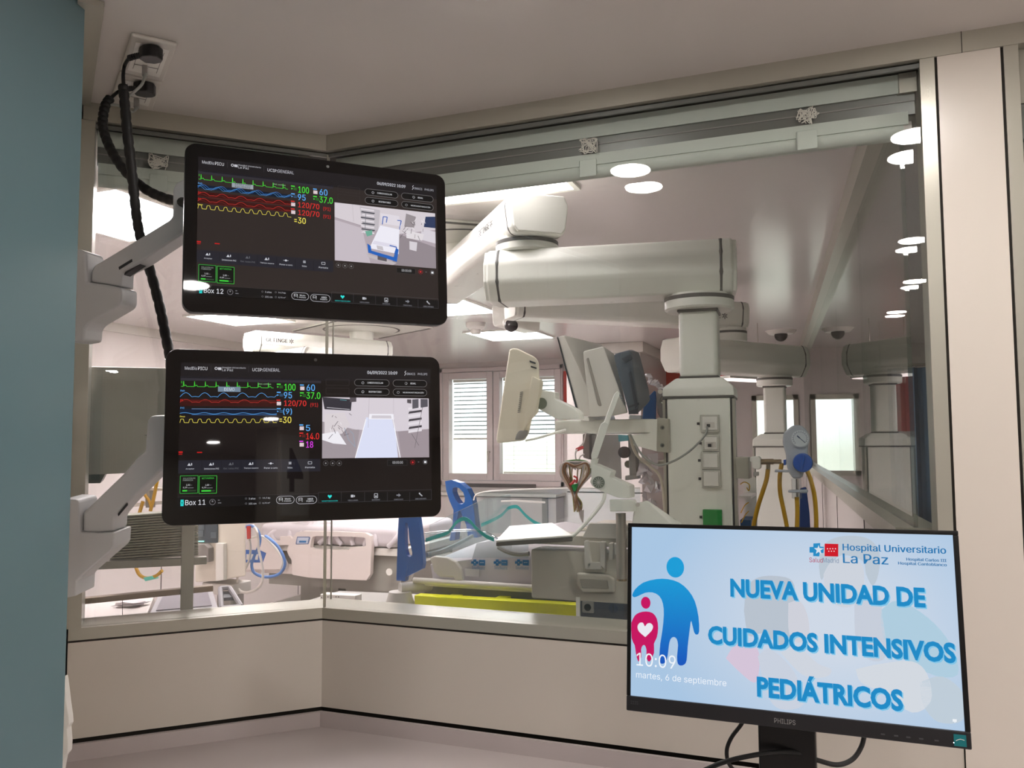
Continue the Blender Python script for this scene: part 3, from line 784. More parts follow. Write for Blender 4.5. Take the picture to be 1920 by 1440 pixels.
    for (x0, y0, x1, t) in ((1304, 259, 1535, 'CARDIOVASCULAR'), (1560, 264, 1783, 'RENAL'), (1304, 318, 1535, 'RESPIRATORIO'), (1560, 323, 1783, 'NEUROMONITORIZACIÓN')):
        s.pill(*X(x0, y0), *X(x1, y0 + 48), 3, (120, 118, 118), 3, (10, 9, 10)); c = (x0 + x1) / 2 + 22; hw = {'RENAL': 18, 'CARDIOVASCULAR': 52, 'RESPIRATORIO': 42}.get(t, 68); T(t, c - hw, y0 + 19, c + hw, y0 + 30, W_, 0.0)
        s.ring(*X(x0 + (56 if len(t) < 15 else 34) + (30 if t == 'RENAL' else 0), y0 + 24), 9, 4, (190, 192, 196))
    for x in (1112, 1158, 1202): s.ring(*X(x, 812), 19, 3, (92, 90, 90)); s.disc(*X(x, 812), 6, (150, 150, 152), 3)
    R(1521, 790, 1651, 825, (20, 19, 20), 2); s.frame(*X(1521, 790), *X(1651, 825), 2, (60, 58, 58), 3); T('00:00:00', 1555, 798, 1623, 814, (206, 206, 210), 0.0)
    s.ring(*X(1688, 805), 18, 4, (130, 34, 36)); s.disc(*X(1688, 805), 8, (200, 40, 44), 3); s.ring(*X(1770, 803), 18, 3, (96, 94, 98)); R(1763, 796, 1778, 810, W_, 3); R(1722, 801, 1731, 805, D_, 3)
    # room camera picture
    a, b_ = X(1090, 376), X(1797, 772); x0, y0, x1, y1 = a[0], a[1], b_[0], b_[1]
    def V(u, v): return (x0 + (x1 - x0) * u, y0 + (y1 - y0) * v)
    def VP(pts, c, L=2): s.poly([V(*q) for q in pts], c, L)
    def VL(pts, w, c, L=4): s.line([V(*q) for q in pts], w, c, L)
    s.rect(x0, y0, x1, y1, (176, 164, 172))
    if demo == 'DEMO':
        VP([(0, 0), (1, 0), (1, .52), (.72, .56), (.27, .53), (0, .4)], (214, 206, 214)); VL([(.43, 0), (.42, .5)], 2, (170, 160, 170)); VL([(.66, 0), (.66, .5)], 2, (176, 166, 176))
        VP([(0, .4), (.3, .53), (.34, .53), (.3, 1), (0, 1)], (160, 150, 156)); VP([(.7, .56), (1, .52), (1, 1), (.73, 1)], (158, 146, 152))
        VP([(.40, .33), (.64, .33), (.68, .62), (.70, 1), (.30, 1), (.36, .62)], (218, 222, 244), 3); VP([(.43, .27), (.66, .27), (.665, .36), (.425, .36)], (240, 238, 246), 4); VP([(.455, .295), (.635, .295), (.64, .345), (.45, .345)], (206, 200, 208), 5)
        VL([(.40, .36), (.36, .62), (.30, 1)], 6, (250, 250, 255)); VL([(.655, .36), (.68, .62), (.72, 1)], 6, (250, 250, 255))
        VP([(0, 0), (.27, .03), (.26, .22), (.02, .2)], (52, 50, 58), 3); VL([(.04, .17), (.25, .2)], 5, (190, 186, 194)); VL([(.16, .04), (.22, .05)], 3, (110, 190, 200))
        VP([(.02, .28), (.2, .25), (.25, .45), (.18, .6), (.02, .62)], (216, 208, 212), 3); VP([(0, .6), (.14, .56), (.22, .78), (.1, .76), (0, .7)], (238, 236, 242), 4)
        for q in range(16):
            r_ = random.Random(q); u, v = .05 + r_.random() * .2, .26 + r_.random() * .36; VL([(u, v), (u + r_.uniform(-.05, .05), v + r_.uniform(.02, .1))], 4, r_.choice([(96, 88, 96), (240, 236, 240), (130, 116, 120)]), 5)
        VL([(.2, .5), (.24, .7), (.3, .82), (.28, .6), (.25, .55)], 5, (150, 160, 176), 5)
        for k in range(7): VP([(.80 + .01 * (k % 2), .16 + .065 * k), (.93, .13 + .065 * k), (.93, .165 + .065 * k), (.80, .2 + .065 * k)], (70, 66, 72) if k % 2 else (226, 220, 226), 4)
        VP([(.84, .02), (.9, .01), (.9, .16), (.84, .18)], (90, 88, 96), 5); VP([(.92, .01), (.99, .01), (.99, .14), (.92, .16)], (86, 84, 92), 5)
        VL([(.94, .14), (.86, .84)], 4, (120, 112, 118), 5); VL([(.83, .6), (.9, .8)], 3, (90, 84, 90), 5); VP([(.25, .0), (.31, .0), (.31, .07), (.25, .08)], (84, 78, 84), 4); VP([(.79, .02), (.83, .02), (.83, .09), (.79, .08)], (84, 78, 84), 4)
    else:
        VP([(0, 0), (1, 0), (1, .3), (.62, .44), (.26, .36), (0, .26)], (212, 204, 210)); VL([(0, .26), (.26, .36)], 3, (150, 140, 146)); VL([(.17, 0), (.18, .3)], 2, (176, 168, 174))
        VP([(.62, .44), (1, .62), (1, 1), (.55, 1)], (146, 136, 142), 2); VP([(0, .3), (.26, .4), (.34, 1), (0, 1)], (196, 186, 194), 2)
        VP([(.24, .02), (.44, .05), (.42, .4), (.28, .5)], (190, 184, 190), 3)
        for k in range(9): VP([(.25 + .012 * (k % 3), .05 + .05 * k), (.38 + .01 * (k % 2), .06 + .05 * k), (.38, .085 + .05 * k), (.25, .075 + .05 * k)], (84, 84, 92) if k % 2 else (226, 220, 226), 4)
        VL([(.3, .1), (.29, .42)], 4, (110, 112, 120), 5); VP([(.29, .45), (.36, .42), (.36, .5), (.31, .54)], (110, 170, 150), 5)
        VP([(.44, .1), (.63, .12), (.64, .3), (.45, .28)], (222, 216, 224), 3)
        VP([(.44, .32), (.63, .36), (.62, .80), (.33, .74)], (236, 234, 244), 4); VP([(.38, .6), (.6, .64), (.6, .7), (.36, .66)], (220, 216, 230), 5)
        VP([(.31, .66), (.345, .7), (.35, .78), (.57, .86), (.60, .70), (.62, .72), (.60, .94), (.32, .82)], (34, 96, 184), 5)
        VL([(.46, .3), (.47, .16), (.51, .16), (.5, .26)], 7, (30, 86, 176), 5); VL([(.63, .36), (.65, .2), (.61, .2)], 7, (30, 86, 176), 5); VL([(.53, .66), (.6, .68), (.58, .8)], 8, (30, 90, 180), 6)
        VP([(.30, .84), (.6, .96), (.56, 1), (.32, .9)], (190, 182, 186), 5); VP([(.41, .86), (.5, .89), (.5, .95), (.41, .93)], (92, 86, 92), 6); VP([(.40, .68), (.46, .69), (.47, .76), (.41, .75)], (196, 190, 196), 6)
        VP([(.9, .08), (1, .06), (1, .27), (.88, .27)], (44, 58, 92), 4); VP([(.7, .06), (.8, .1), (.78, .3), (.68, .3)], (150, 142, 146), 4); VP([(.7, .36), (.88, .4), (.86, .52), (.7, .5)], (224, 218, 222), 4); VP([(.73, .55), (.81, .56), (.8, .72), (.73, .7)], (214, 208, 214), 4)
        for q in range(22):
            r_ = random.Random(q + 50); u, v = .64 + r_.random() * .24, .1 + r_.random() * .36; VL([(u, v), (u + r_.uniform(-.04, .04), v + r_.uniform(.02, .09))], 4, r_.choice([(100, 92, 98), (236, 230, 234), (140, 128, 132)]), 5)
        VP([(.86, .3), (1, .34), (1, .55), (.84, .5)], (214, 208, 216), 3)
    return s

def wall_display(name, lab, pos, rz, rx, ry, ext, box, demo):
    rot = Rz(rz) @ Rx(rx) @ Ry(ry)
    t = thing(name, lab, 'display', Vector(pos), 'touch displays on the jointed arms', rot)
    x0, x1, z0, z1 = ext; r = 0.022
    def rr(x0, x1, z0, z1, r, y):
        P = []
        for cx, cz, a0 in ((x1 - r, z1 - r, 0), (x0 + r, z1 - r, 90), (x0 + r, z0 + r, 180), (x1 - r, z0 + r, 270)):
            for k in range(7): a = math.radians(a0 + 15 * k); P.append((cx + r * math.cos(a), y, cz + r * math.sin(a)))
        return P
    MB(BLACK).prism(rr(x0, x1, z0, z1, r, 0.004), (0, 0.026, 0), BLACK, 0.004).build('housing', t, True)
    MB(BEZEL).prism(rr(x0 + 0.0015, x1 - 0.0015, z0 + 0.0015, z1 - 0.0015, r, 0.0005), (0, 0.004, 0), BEZEL).build('front_glass', t, True)
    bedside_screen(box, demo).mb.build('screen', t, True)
    MB(DGREY, BLACK).lathe((0.008, 0.0005, 0.1615), [(0, 0.0034), (0.0006, 0.003)], mat('lens_ring', (46, 45, 43), 0.5), (0, -1, 0), 16).build('webcam', t, True)
    MB(BLACK).span((-0.1, 0.03, -0.09), (0.12, 0.055, 0.09), BLACK, 0.008).build('back_cover', t, True)
    return t
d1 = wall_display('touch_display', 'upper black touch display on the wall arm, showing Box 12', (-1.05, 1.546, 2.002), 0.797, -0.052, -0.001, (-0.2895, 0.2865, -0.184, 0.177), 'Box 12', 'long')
d2 = wall_display('touch_display', 'lower black touch display on the wall arm, showing Box 11', (-1.058, 1.516, 1.566), 0.719, -0.053, 0.002, (-0.2925, 0.2865, -0.184, 0.177), 'Box 11', 'DEMO')
# ------------------------------------------------------------------ the two wall arms
def dpoly(pts, d): return [dep(x, y, d) for x, y in pts]
def arm(lab, br, ln, slot, under, d, link, back, group):
    base = dep(*br[len(br) // 2], d)
    t = thing('monitor_arm', lab, 'monitor arm', base, group)
    MB(ARMG).prism(dpoly(br, d - 0.01), FWD * 0.085, ARMG, 0.006, 3).build('wall_bracket', t)
    MB(ARMG).prism(dpoly(ln, d), FWD * 0.065, ARMG, 0.009, 3).build('arm_link', t)
    MB(INK).prism(dpoly(slot, d - 0.0015), FWD * 0.004, INK).build('cable_slot', t)
    MB(INK).prism(dpoly(under, d + 0.012), FWD * 0.03, INK).build('cable_slot', t)
    MB(ARMG).tube([dep(*link, d + 0.03), (dep(*link, d + 0.03) + back) / 2, back], 0.03, ARMG, 14, 1).build('head_pivot', t)
    return t
def zz(pts, ox, oy, s): return [(ox + x / s, oy + y / s) for x, y in pts]
U = lambda p: zz(p, 140, 330, 4.5)
L_ = lambda p: zz(p, 120, 780, 3.6)
arm('light grey jointed arm from the wall bracket to the upper display',
    U([(-20, 615), (60, 618), (95, 645), (104, 896), (250, 912), (390, 940), (392, 1058), (372, 1098), (122, 1243), (88, 1288), (80, 1390), (-40, 1410)]),
    U([(138, 800), (165, 755), (570, 510), (800, 368), (823, 335), (825, 110), (850, 60), (915, 25), (1010, 20), (1010, 440), (905, 492), (560, 722), (398, 805), (392, 936), (250, 910), (134, 893)]),
    U([(370, 768), (375, 790), (485, 722), (482, 700)]), U([(402, 822), (415, 838), (555, 745), (545, 738)]),
    1.90, (352, 420), Vector((-1.05 - 0.715 * 0.05, 1.546 + 0.699 * 0.05, 2.0)), 'wall arms of the displays')
arm('light grey jointed arm from the wall bracket to the lower display',
    L_([(-10, 560), (85, 565), (100, 580), (106, 784), (225, 792), (340, 785), (335, 880), (320, 906), (112, 1084), (86, 1112), (80, 1215), (-10, 1235)]),
    L_([(124, 655), (400, 390), (490, 282), (545, 242), (558, 35), (580, 0), (740, -5), (740, 290), (690, 335), (420, 602), (346, 692), (340, 780), (225, 790), (126, 792)]),
    L_([(362, 660), (366, 676), (428, 602), (424, 586)]), L_([(545, 128), (545, 131), (700, 131), (700, 128)]),
    1.88, (318, 830), Vector((-1.058 - 0.66 * 0.05, 1.516 + 0.75 * 0.05, 1.566)), 'wall arms of the displays')

# ------------------------------------------------------------------ sockets, plugs and cables on the ceiling
def plate(lab, q, cover):
    P = [onz(x, y, ZC) for x, y in q]; c = sum(P, Vector()) / 4
    t = thing('wall_socket', lab, 'socket', c, 'ceiling sockets by the pillar')
    MB(LGREY).prism([c + (p - c) * 1.0 for p in P], (0, 0, -0.011), LGREY, 0.005, 3).build('cover_plate', t)
    I = [c + (p - c) * 0.74 - Vector((0, 0, 0.0112)) for p in P]
    MB(WHITE).prism(I, (0, 0, -0.0012), WHITE, 0.001).build('socket_insert', t)
    e = (P[1] - P[0]) * 0.3; f = (P[3] - P[0]) * 0.36
    g = MB(INK)
    for s1, s2 in ((-1, 0), (1, 0)):
        o = c + e * s1 * 0.9 + Vector((0, 0, -0.0126)); g.prism([o - f * 0.8, o + f * 0.8, o + f * 0.8 + e * 0.03, o - f * 0.8 + e * 0.03], (0, 0, -0.0004))
    o = c + f * 0.42 + Vector((0, 0, -0.0126)); g.prism([o - e * .9, o + e * .9, o + e * .9 + f * .03, o - e * .9 + f * .03], (0, 0, -0.0004))
    g.build('seam', t)
    return t
plate('white ceiling socket plate nearer the desk, holding the first black plug', [(246, 58), (333, 78), (306, 147), (226, 128)], 1)
plate('white ceiling socket plate beside the window trim, holding the second black plug', [(224, 131), (304, 150), (286, 200), (208, 180)], 1)

def plug_cord(lab, plug, relief, path, sleeve):
    t = thing('power_cord', lab, 'power cord', onz(*plug[0], ZC - 0.03), 'black power cords of the wall displays')
    c = onz(*plug[0], ZC - 0.03); e = onz(*plug[1], ZC - 0.03); ax = (e - c).normalized()
    sd_ = ax.cross(Vector((0, 0, 1)))
    b = MB(BLACK, WHITE)
    pts = []
    for s_, w_ in ((-0.024, 0.010), (-0.012, 0.021), (0.008, 0.023), (0.026, 0.012)):
        for z_ in (0.0165, -0.012): pts += [c + ax * s_ + sd_ * w_ + Vector((0, 0, z_)), c + ax * s_ - sd_ * w_ + Vector((0, 0, z_))]
    b.hull(pts, BLACK, 0.004)
    b.build('plug', t)
    r = [onz(x, y, ZC - 0.032) for x, y in relief]
    MB(BLACK).tube(r, 0.0065, BLACK, 10, 8, lambda i: 1.12 if i % 2 else 0.9).build('strain_relief', t)
    P = [r[-1]] + [dep(x, y, d) for x, y, d in path]
    MB(RUBBER).tube(P, 0.0042, RUBBER, 8, 8).build('cord', t)
    Q = [dep(x, y, d) for x, y, d in sleeve]
    MB(RUBBER).tube(Q, 0.0118, RUBBER, 12, 10, lambda i: 1.0 if i % 4 else 0.86).build('spiral_sleeve', t)
    return t
plug_cord('black plug and cable in a spiral sleeve leading down to the lower display', [(284, 103), (262, 106)], [(268, 104), (256, 105), (242, 109)], [(234, 122, 2.02), (231, 140, 2.0), (232, 164, 1.99)],
          [(231, 160, 1.99), (234, 195, 1.985), (239, 250, 1.98), (246, 310, 1.98), (252, 370, 1.985), (259, 425, 1.99), (270, 470, 1.995), (288, 530, 1.99), (303, 590, 1.97), (314, 645, 1.93), (326, 690, 1.86), (350, 720, 1.80)])
plug_cord('black plug and curved cable in a spiral sleeve leading to the upper display', [(272, 169), (250, 168)], [(258, 166), (246, 166), (236, 167)], [(222, 172, 2.13), (212, 180, 2.12), (205, 188, 2.11)],
          [(207, 184, 2.11), (198, 197, 2.1), (193, 220, 2.09), (194, 243, 2.08), (203, 270, 2.07), (219, 300, 2.05), (243, 330, 2.03), (275, 356, 2.0), (310, 372, 1.96), (345, 380, 1.9), (375, 390, 1.84)])
def net(lab, plug, path):
    c = onz(*plug, ZC - 0.013)
    t = thing('network_cable', lab, 'network cable', c, 'grey network cables on the ceiling')
    MB(MGREY).box(c - Vector((0, 0, 0.012)), (0.013, 0.013, 0.026), MGREY, 0.002, Rz(0.7)).build('connector', t)
    MB(CABLEG).tube([c - Vector((0, 0, 0.022))] + [dep(*p) for p in path], 0.0034, CABLEG, 8, 8).build('cord', t)
net('grey network cable from the socket nearer the desk', (272, 124), [(273, 140, 2.02), (266, 158, 2.01), (252, 172, 2.0), (240, 182, 2.0), (234, 196, 1.995)])
net('grey network cable looping from the socket beside the window trim', (256, 186), [(257, 201, 2.13), (250, 209, 2.13), (238, 207, 2.12), (222, 198, 2.11), (205, 196, 2.105)])

# ------------------------------------------------------------------ desktop display on the worktop
HP = hom(((70, 78), (1765, 127), (1842, 1160), (65, 965)))
s = Screen(0.527, (184, 205, 226))
def slide_gradient():
    m = bpy.data.materials.new('display_slide_background'); m.use_nodes = True; n = m.node_tree; b = n.nodes['Principled BSDF']
    t = n.nodes.new('ShaderNodeTexCoord'); mpn = n.nodes.new('ShaderNodeMapping'); g = n.nodes.new('ShaderNodeTexGradient'); g.gradient_type = 'SPHERICAL'
    mpn.inputs['Location'].default_value = (-0.25, 0, 0); mpn.inputs['Scale'].default_value = (3.2, 1, 4.2)
    r = n.nodes.new('ShaderNodeValToRGB'); r.color_ramp.elements[0].color = rgb((168, 197, 226)); r.color_ramp.elements[1].color = rgb((206, 216, 230)); r.color_ramp.elements[1].position = 0.8
    n.links.new(t.outputs['Object'], mpn.inputs[0]); n.links.new(mpn.outputs[0], g.inputs[0]); n.links.new(g.outputs['Fac'], r.inputs[0]); n.links.new(r.outputs[0], b.inputs['Emission Color'])
    b.inputs['Emission Strength'].default_value = 1.0; b.inputs['Base Color'].default_value = (0.002, 0.002, 0.002, 1); b.inputs['Roughness'].default_value = 0.35; b.inputs['Specular IOR Level'].default_value = 0.2
    return m
def grad_mat(name, c0, c1, z0, z1):
    m = bpy.data.materials.new(name); m.use_nodes = True; n = m.node_tree; b = n.nodes['Principled BSDF']
    t = n.nodes.new('ShaderNodeTexCoord'); q = n.nodes.new('ShaderNodeSeparateXYZ'); mr = n.nodes.new('ShaderNodeMapRange'); r = n.nodes.new('ShaderNodeValToRGB')
    mr.inputs['From Min'].default_value = z0; mr.inputs['From Max'].default_value = z1
    r.color_ramp.elements[0].color = rgb(c0); r.color_ramp.elements[1].color = rgb(c1)
    n.links.new(t.outputs['Object'], q.inputs[0]); n.links.new(q.outputs['Z'], mr.inputs['Value']); n.links.new(mr.outputs[0], r.inputs[0]); n.links.new(r.outputs[0], b.inputs['Emission Color'])
    b.inputs['Emission Strength'].default_value = 1.0; b.inputs['Base Color'].default_value = (0.002, 0.002, 0.002, 1); b.inputs['Roughness'].default_value = 0.35; b.inputs['Specular IOR Level'].default_value = 0.2
    return m
s.mb.mats[0] = slide_gradient()
def SP(pts, c, L=1, sm=0):
    P = [HP(*p) for p in pts]
    if sm: P = [(v.x, v.y) for v in smooth_path([(a, b, 0) for a, b in P] + [(P[0][0], P[0][1], 0)], sm)[:-1]]
    s.poly(P, c, L)
# pale picture behind the words
SP([(1060, 290), (1075, 190), (1140, 140), (1240, 128), (1330, 150), (1380, 220), (1375, 330), (1345, 390), (1310, 330), (1290, 260), (1180, 230), (1110, 290), (1075, 360)], (186, 198, 210), 1, 4)
SP([(1085, 330), (1120, 270), (1190, 240), (1280, 270), (1300, 340), (1290, 430), (1230, 500), (1150, 490), (1095, 420)], (204, 210, 220), 2, 4)
SP([(665, 520), (680, 400), (740, 345), (840, 338), (920, 365), (940, 470), (935, 640), (900, 720), (840, 690), (760, 640), (690, 650)], (184, 194, 206), 1, 4)
SP([(900, 480), (960, 470), (1000, 540), (1010, 640), (960, 690), (905, 640)], (206, 208, 218), 2, 4)
SP([(570, 770), (620, 700), (700, 690), (745, 740), (745, 850), (720, 900), (640, 840)], (212, 196, 216), 1, 4)
SP([(740, 760), (800, 720), (900, 800), (960, 900), (980, 1020), (860, 1040), (790, 960)], (200, 208, 222), 2, 4)
SP([(1250, 470), (1370, 430), (1400, 560), (1420, 760), (1330, 780), (1260, 680)], (198, 205, 218), 1, 4)
SP([(1390, 520), (1480, 470), (1640, 560), (1760, 700), (1800, 860), (1640, 850), (1420, 690)], (174, 204, 222), 1, 4)
SP([(1260, 830), (1400, 800), (1560, 790), (1640, 860), (1660, 1000), (1560, 1060), (1420, 960), (1290, 900)], (210, 216, 224), 2, 4)
SP([(1600, 900), (1720, 870), (1830, 960), (1830, 1100), (1700, 1110), (1620, 1020)], (190, 204, 216), 2, 4)
SP([(860, 740), (960, 720), (1060, 800), (1130, 830), (1100, 870), (980, 860)], (206, 212, 222), 3, 4)
# logo figures
BLG = grad_mat('display_blue_fade', (24, 84, 188), (26, 156, 214), -0.09, 0.07)
s.disc(*HP(300, 290), 58, BLG, 4, 66)
SP([(72, 437), (85, 408), (130, 370), (200, 352), (260, 352), (320, 370), (370, 412), (405, 470), (424, 550), (428, 628), (416, 645), (401, 632), (386, 572), (380, 600), (374, 650), (367, 710), (362, 780), (350, 802), (330, 808), (315, 797), (311, 760), (316, 700), (308, 666), (291, 657), (275, 670), (267, 705), (262, 750), (250, 790), (225, 797), (217, 765), (222, 690), (233, 620), (240, 540), (235, 480), (215, 440), (180, 422), (140, 424), (105, 440), (82, 447)], BLG, 4, 2)
CH = (198, 20, 96)
s.disc(*HP(144, 476), 32, CH, 4, 38)
SP([(68, 580), (85, 545), (110, 528), (145, 522), (180, 530), (203, 560), (210, 610), (203, 660), (188, 692), (189, 740), (166, 786), (150, 770), (148, 722), (139, 700), (128, 702), (120, 722), (121, 762), (105, 786), (92, 740), (86, 700), (69, 662)], CH, 4, 2)
SP([(142, 657), (108, 627), (101, 600), (112, 582), (130, 582), (140, 600), (152, 586), (170, 584), (183, 600), (175, 624)], (232, 232, 240), 5, 3)
def ST(t, x0, x1, yt0, yb0, yt1, yb1, c, L=6, bold=0.0, up=0.0):
    a0, b0 = HP(x0, yt0), HP(x0, yb0); a1, b1 = HP(x1, yt1), HP(x1, yb1)
    vt, vb = (a0[1] + a1[1]) / 2, (b0[1] + b1[1]) / 2; vt -= up * (vb - vt)
    s.text(t, (a0[0] + b0[0]) / 2, vb, (a1[0] + b1[0]) / 2, vt, c, L, bold)
HB = (28, 138, 198)
for t, a in (('NUEVA UNIDAD DE', (592, 1624, 350, 447, 402, 508)), ('CUIDADOS INTENSIVOS', (475, 1788, 598, 696, 690, 800)), ('PEDIÁTRICOS', (736, 1512, 874, 976, 946, 1053))):
    up_ = 0.33 if 'Á' in t else 0
    ST(t, a[0] + 7, a[1] + 7, a[2] + 7, a[3] + 7, a[4] + 7, a[5] + 7, (128, 196, 230), 6, 0.042, up_)
    ST(t, *a, HB, 7, 0.042, up_)
ST('10:09', 96, 304, 737, 806, 756, 827, (240, 244, 250), 8); ST('martes, 6 de septiembre', 94, 574, 838, 886, 882, 920, (236, 242, 250), 8)
ST('Hospital Universitario', 1186, 1730, 172, 216, 184, 232, (38, 118, 176), 6, 0.02); ST('La Paz', 1188, 1425, 222, 272, 228, 280, (38, 118, 176), 6, 0.02)
ST('Hospital Carlos III', 1523, 1733, 246, 266, 250, 269, (60, 120, 170), 6, 0.015); ST('Hospital Cantoblanco', 1480, 1735, 266, 286, 273, 292, (60, 120, 170), 6, 0.015)
ST('Salud', 1009, 1080, 242, 266, 243, 268, (176, 40, 80), 6); ST('Madrid', 1082, 1165, 243, 268, 245, 271, (120, 140, 170), 6)
SP([(1090, 169), (1162, 171), (1162, 237), (1090, 235)], (204, 24, 40), 6)
for k in range(4): s.disc(*HP(1105 + 14 * k, 196), 3.4, (240, 236, 238), 7, n=8)
for k in range(3): s.disc(*HP(1112 + 14 * k, 209), 3.4, (240, 236, 238), 7, n=8)
SP([(1030, 168), (1066, 166), (1066, 184), (1086, 186), (1084, 218), (1064, 218), (1062, 236), (1030, 234), (1030, 216), (1010, 216), (1010, 186), (1030, 186)], (40, 140, 196), 6)
SP([(1058, 176), (1063, 192), (1086, 194), (1068, 204), (1074, 226), (1058, 212), (1044, 222), (1048, 204), (1034, 192), (1052, 192)], (216, 224, 234), 7)
SP([(1776, 1094), (1798, 1096), (1798, 1110), (1792, 1110), (1788, 1116), (1784, 1109), (1776, 1108)], (236, 240, 244), 6)

rotP = Rz(-0.038) @ Rx(-0.125) @ Ry(-0.011)
base = Vector((-0.102, 1.508, 0.735))
t = thing('desktop_display', 'black desktop display on the worktop with the blue hospital welcome slide', 'display', Vector((-0.102, 1.508, 1.245)), None, rotP)
hw, hh = 0.2635, 0.1482
MB(BLACK).span((-hw - 0.006, 0.003, -hh - 0.024), (hw + 0.007, 0.02, hh + 0.006), BLACK, 0.003).span((-0.2, 0.02, -0.12), (0.2, 0.045, 0.1), BLACK, 0.012).build('housing', t, True)
f = MB(BLACK)
f.span((-hw - 0.007, -0.003, hh), (hw + 0.008, 0.004, hh + 0.007), BLACK, 0.001); f.span((-hw - 0.007, -0.003, -hh), (-hw, 0.004, hh), BLACK, 0.001); f.span((hw, -0.003, -hh), (hw + 0.008, 0.004, hh), BLACK, 0.001)
bz = mat('charcoal_bezel', (44, 43, 46), 0.4)
f.span((-hw - 0.007, -0.004, -hh - 0.0255), (hw + 0.008, 0.004, -hh), bz, 0.002)
f.build('bezel', t, True)
s.mb.build('screen', t, True)
def BT(tx, x0, x1, y0, y1, m=None, bold=0.0, nm='printed_mark'):
    a, b = HP(x0, y1), HP(x1, y0 + (y1 - y0) * 0); h = HP((x0 + x1) / 2, y1)[1] - HP((x0 + x1) / 2, y0)[1]
    q = s.p(a[0], a[1], 0); k = 0.527 / 1920
    p_ = MB(m or mat('bezel_print', (176, 174, 172), 0.5)); p_.lettering(tx, q + Vector((0, -0.0043, 0)), (1, 0, 0), (0, 0, 1), (HP(x1, y0)[0] - a[0]) * k, h * k, m or MATS['bezel_print'], bold); p_.build(nm, t, True)
BT('PHILIPS', 831, 942, 1084, 1110, None, 0.02, 'maker_mark'); BT('223S', 68, 108, 990, 1008, mat('faint_print', (92, 92, 94), 0.5))
for x in (1395, 1465, 1530, 1598, 1680):
    c_ = HP(x + 12, 1172 + (x - 1395) * .12); q = s.p(c_[0], c_[1], 0)
    MB(mat('faint_print', (92, 92, 94), 0.5)).span((q.x - .003, -.0046, q.z - .001), (q.x + .003, -.0041, q.z + .001)).build('button_mark', t, True)
c_ = HP(1816, 1206); q = s.p(c_[0], c_[1], 0); st = MB(mat('teal_sticker', (24, 132, 140), 0.4), WHITE)
st.span((q.x - 0.0085, -0.0047, q.z - 0.0085), (q.x + 0.0085, -0.0039, q.z + 0.0085)); st.tube([(q.x - 0.006, -0.0049, q.z - 0.001), (q.x, -0.0049, q.z + 0.002), (q.x + 0.006, -0.0049, q.z + 0.001)], 0.0005, WHITE, 6)
st.build('energy_sticker', t, True)
c_ = HP(1783, 1217); q = s.p(c_[0], c_[1], 0)
MB(glow('power_led_light', (240, 250, 255), 3)).ball((q.x, -0.0042, q.z), 0.0009, seg=8).build('power_led', t, True)
pz = Vector((-0.105, 1.565, 0))
MB(BLACK).span((pz.x - 0.048, pz.y, 0.742), (pz.x + 0.048, pz.y + 0.03, 1.17), BLACK, 0.004).build('stand_column', t)
MB(BLACK).span((pz.x - 0.13, pz.y - 0.1, 0.735), (pz.x + 0.13, pz.y + 0.1, 0.747), BLACK, 0.004).build('stand_base', t)
def cable(name, lab, pts, r, m, group=None, cat='cable'):
    P = [dep(*p) for p in pts]
    return tag(MB(m).tube(P, r, m, 10, 8).build(name), lab, cat, group)
cable('display_cable', 'black cable hanging down beside the desktop display stand, away from the white panel', [(1398, 1340, 1.5), (1390, 1358, 1.5), (1372, 1382, 1.5), (1363, 1405, 1.5), (1365, 1428, 1.5), (1376, 1446, 1.5), (1400, 1490, 1.52), (1430, 1560, 1.55), (1440, 1640, 1.55)], 0.0036, RUBBER)
cable('display_cable', 'black cable looping across in front of the desktop display stand', [(1622, 1372, 1.46), (1615, 1400, 1.46), (1598, 1424, 1.455), (1570, 1434, 1.45), (1535, 1426, 1.45), (1490, 1411, 1.45), (1440, 1412, 1.45), (1375, 1424, 1.46), (1330, 1440, 1.48), (1280, 1468, 1.52), (1230, 1530, 1.56), (1210, 1620, 1.6)], 0.0042, RUBBER)

# crumpled white wrap at the foot of the pillar
pts = [(119, 1268), (123, 1300), (126, 1325), (129, 1345), (130, 1360), (126, 1366), (128, 1395), (127, 1412), (120, 1420), (116, 1440), (112, 1470), (96, 1470), (104, 1380), (112, 1300)]
tag(MB(WHITE).prism(dpoly(pts, 1.78), FWD * 0.02, WHITE, 0.003).build('plastic_wrap'), 'crumpled white plastic wrap at the foot of the teal pillar', 'wrap')
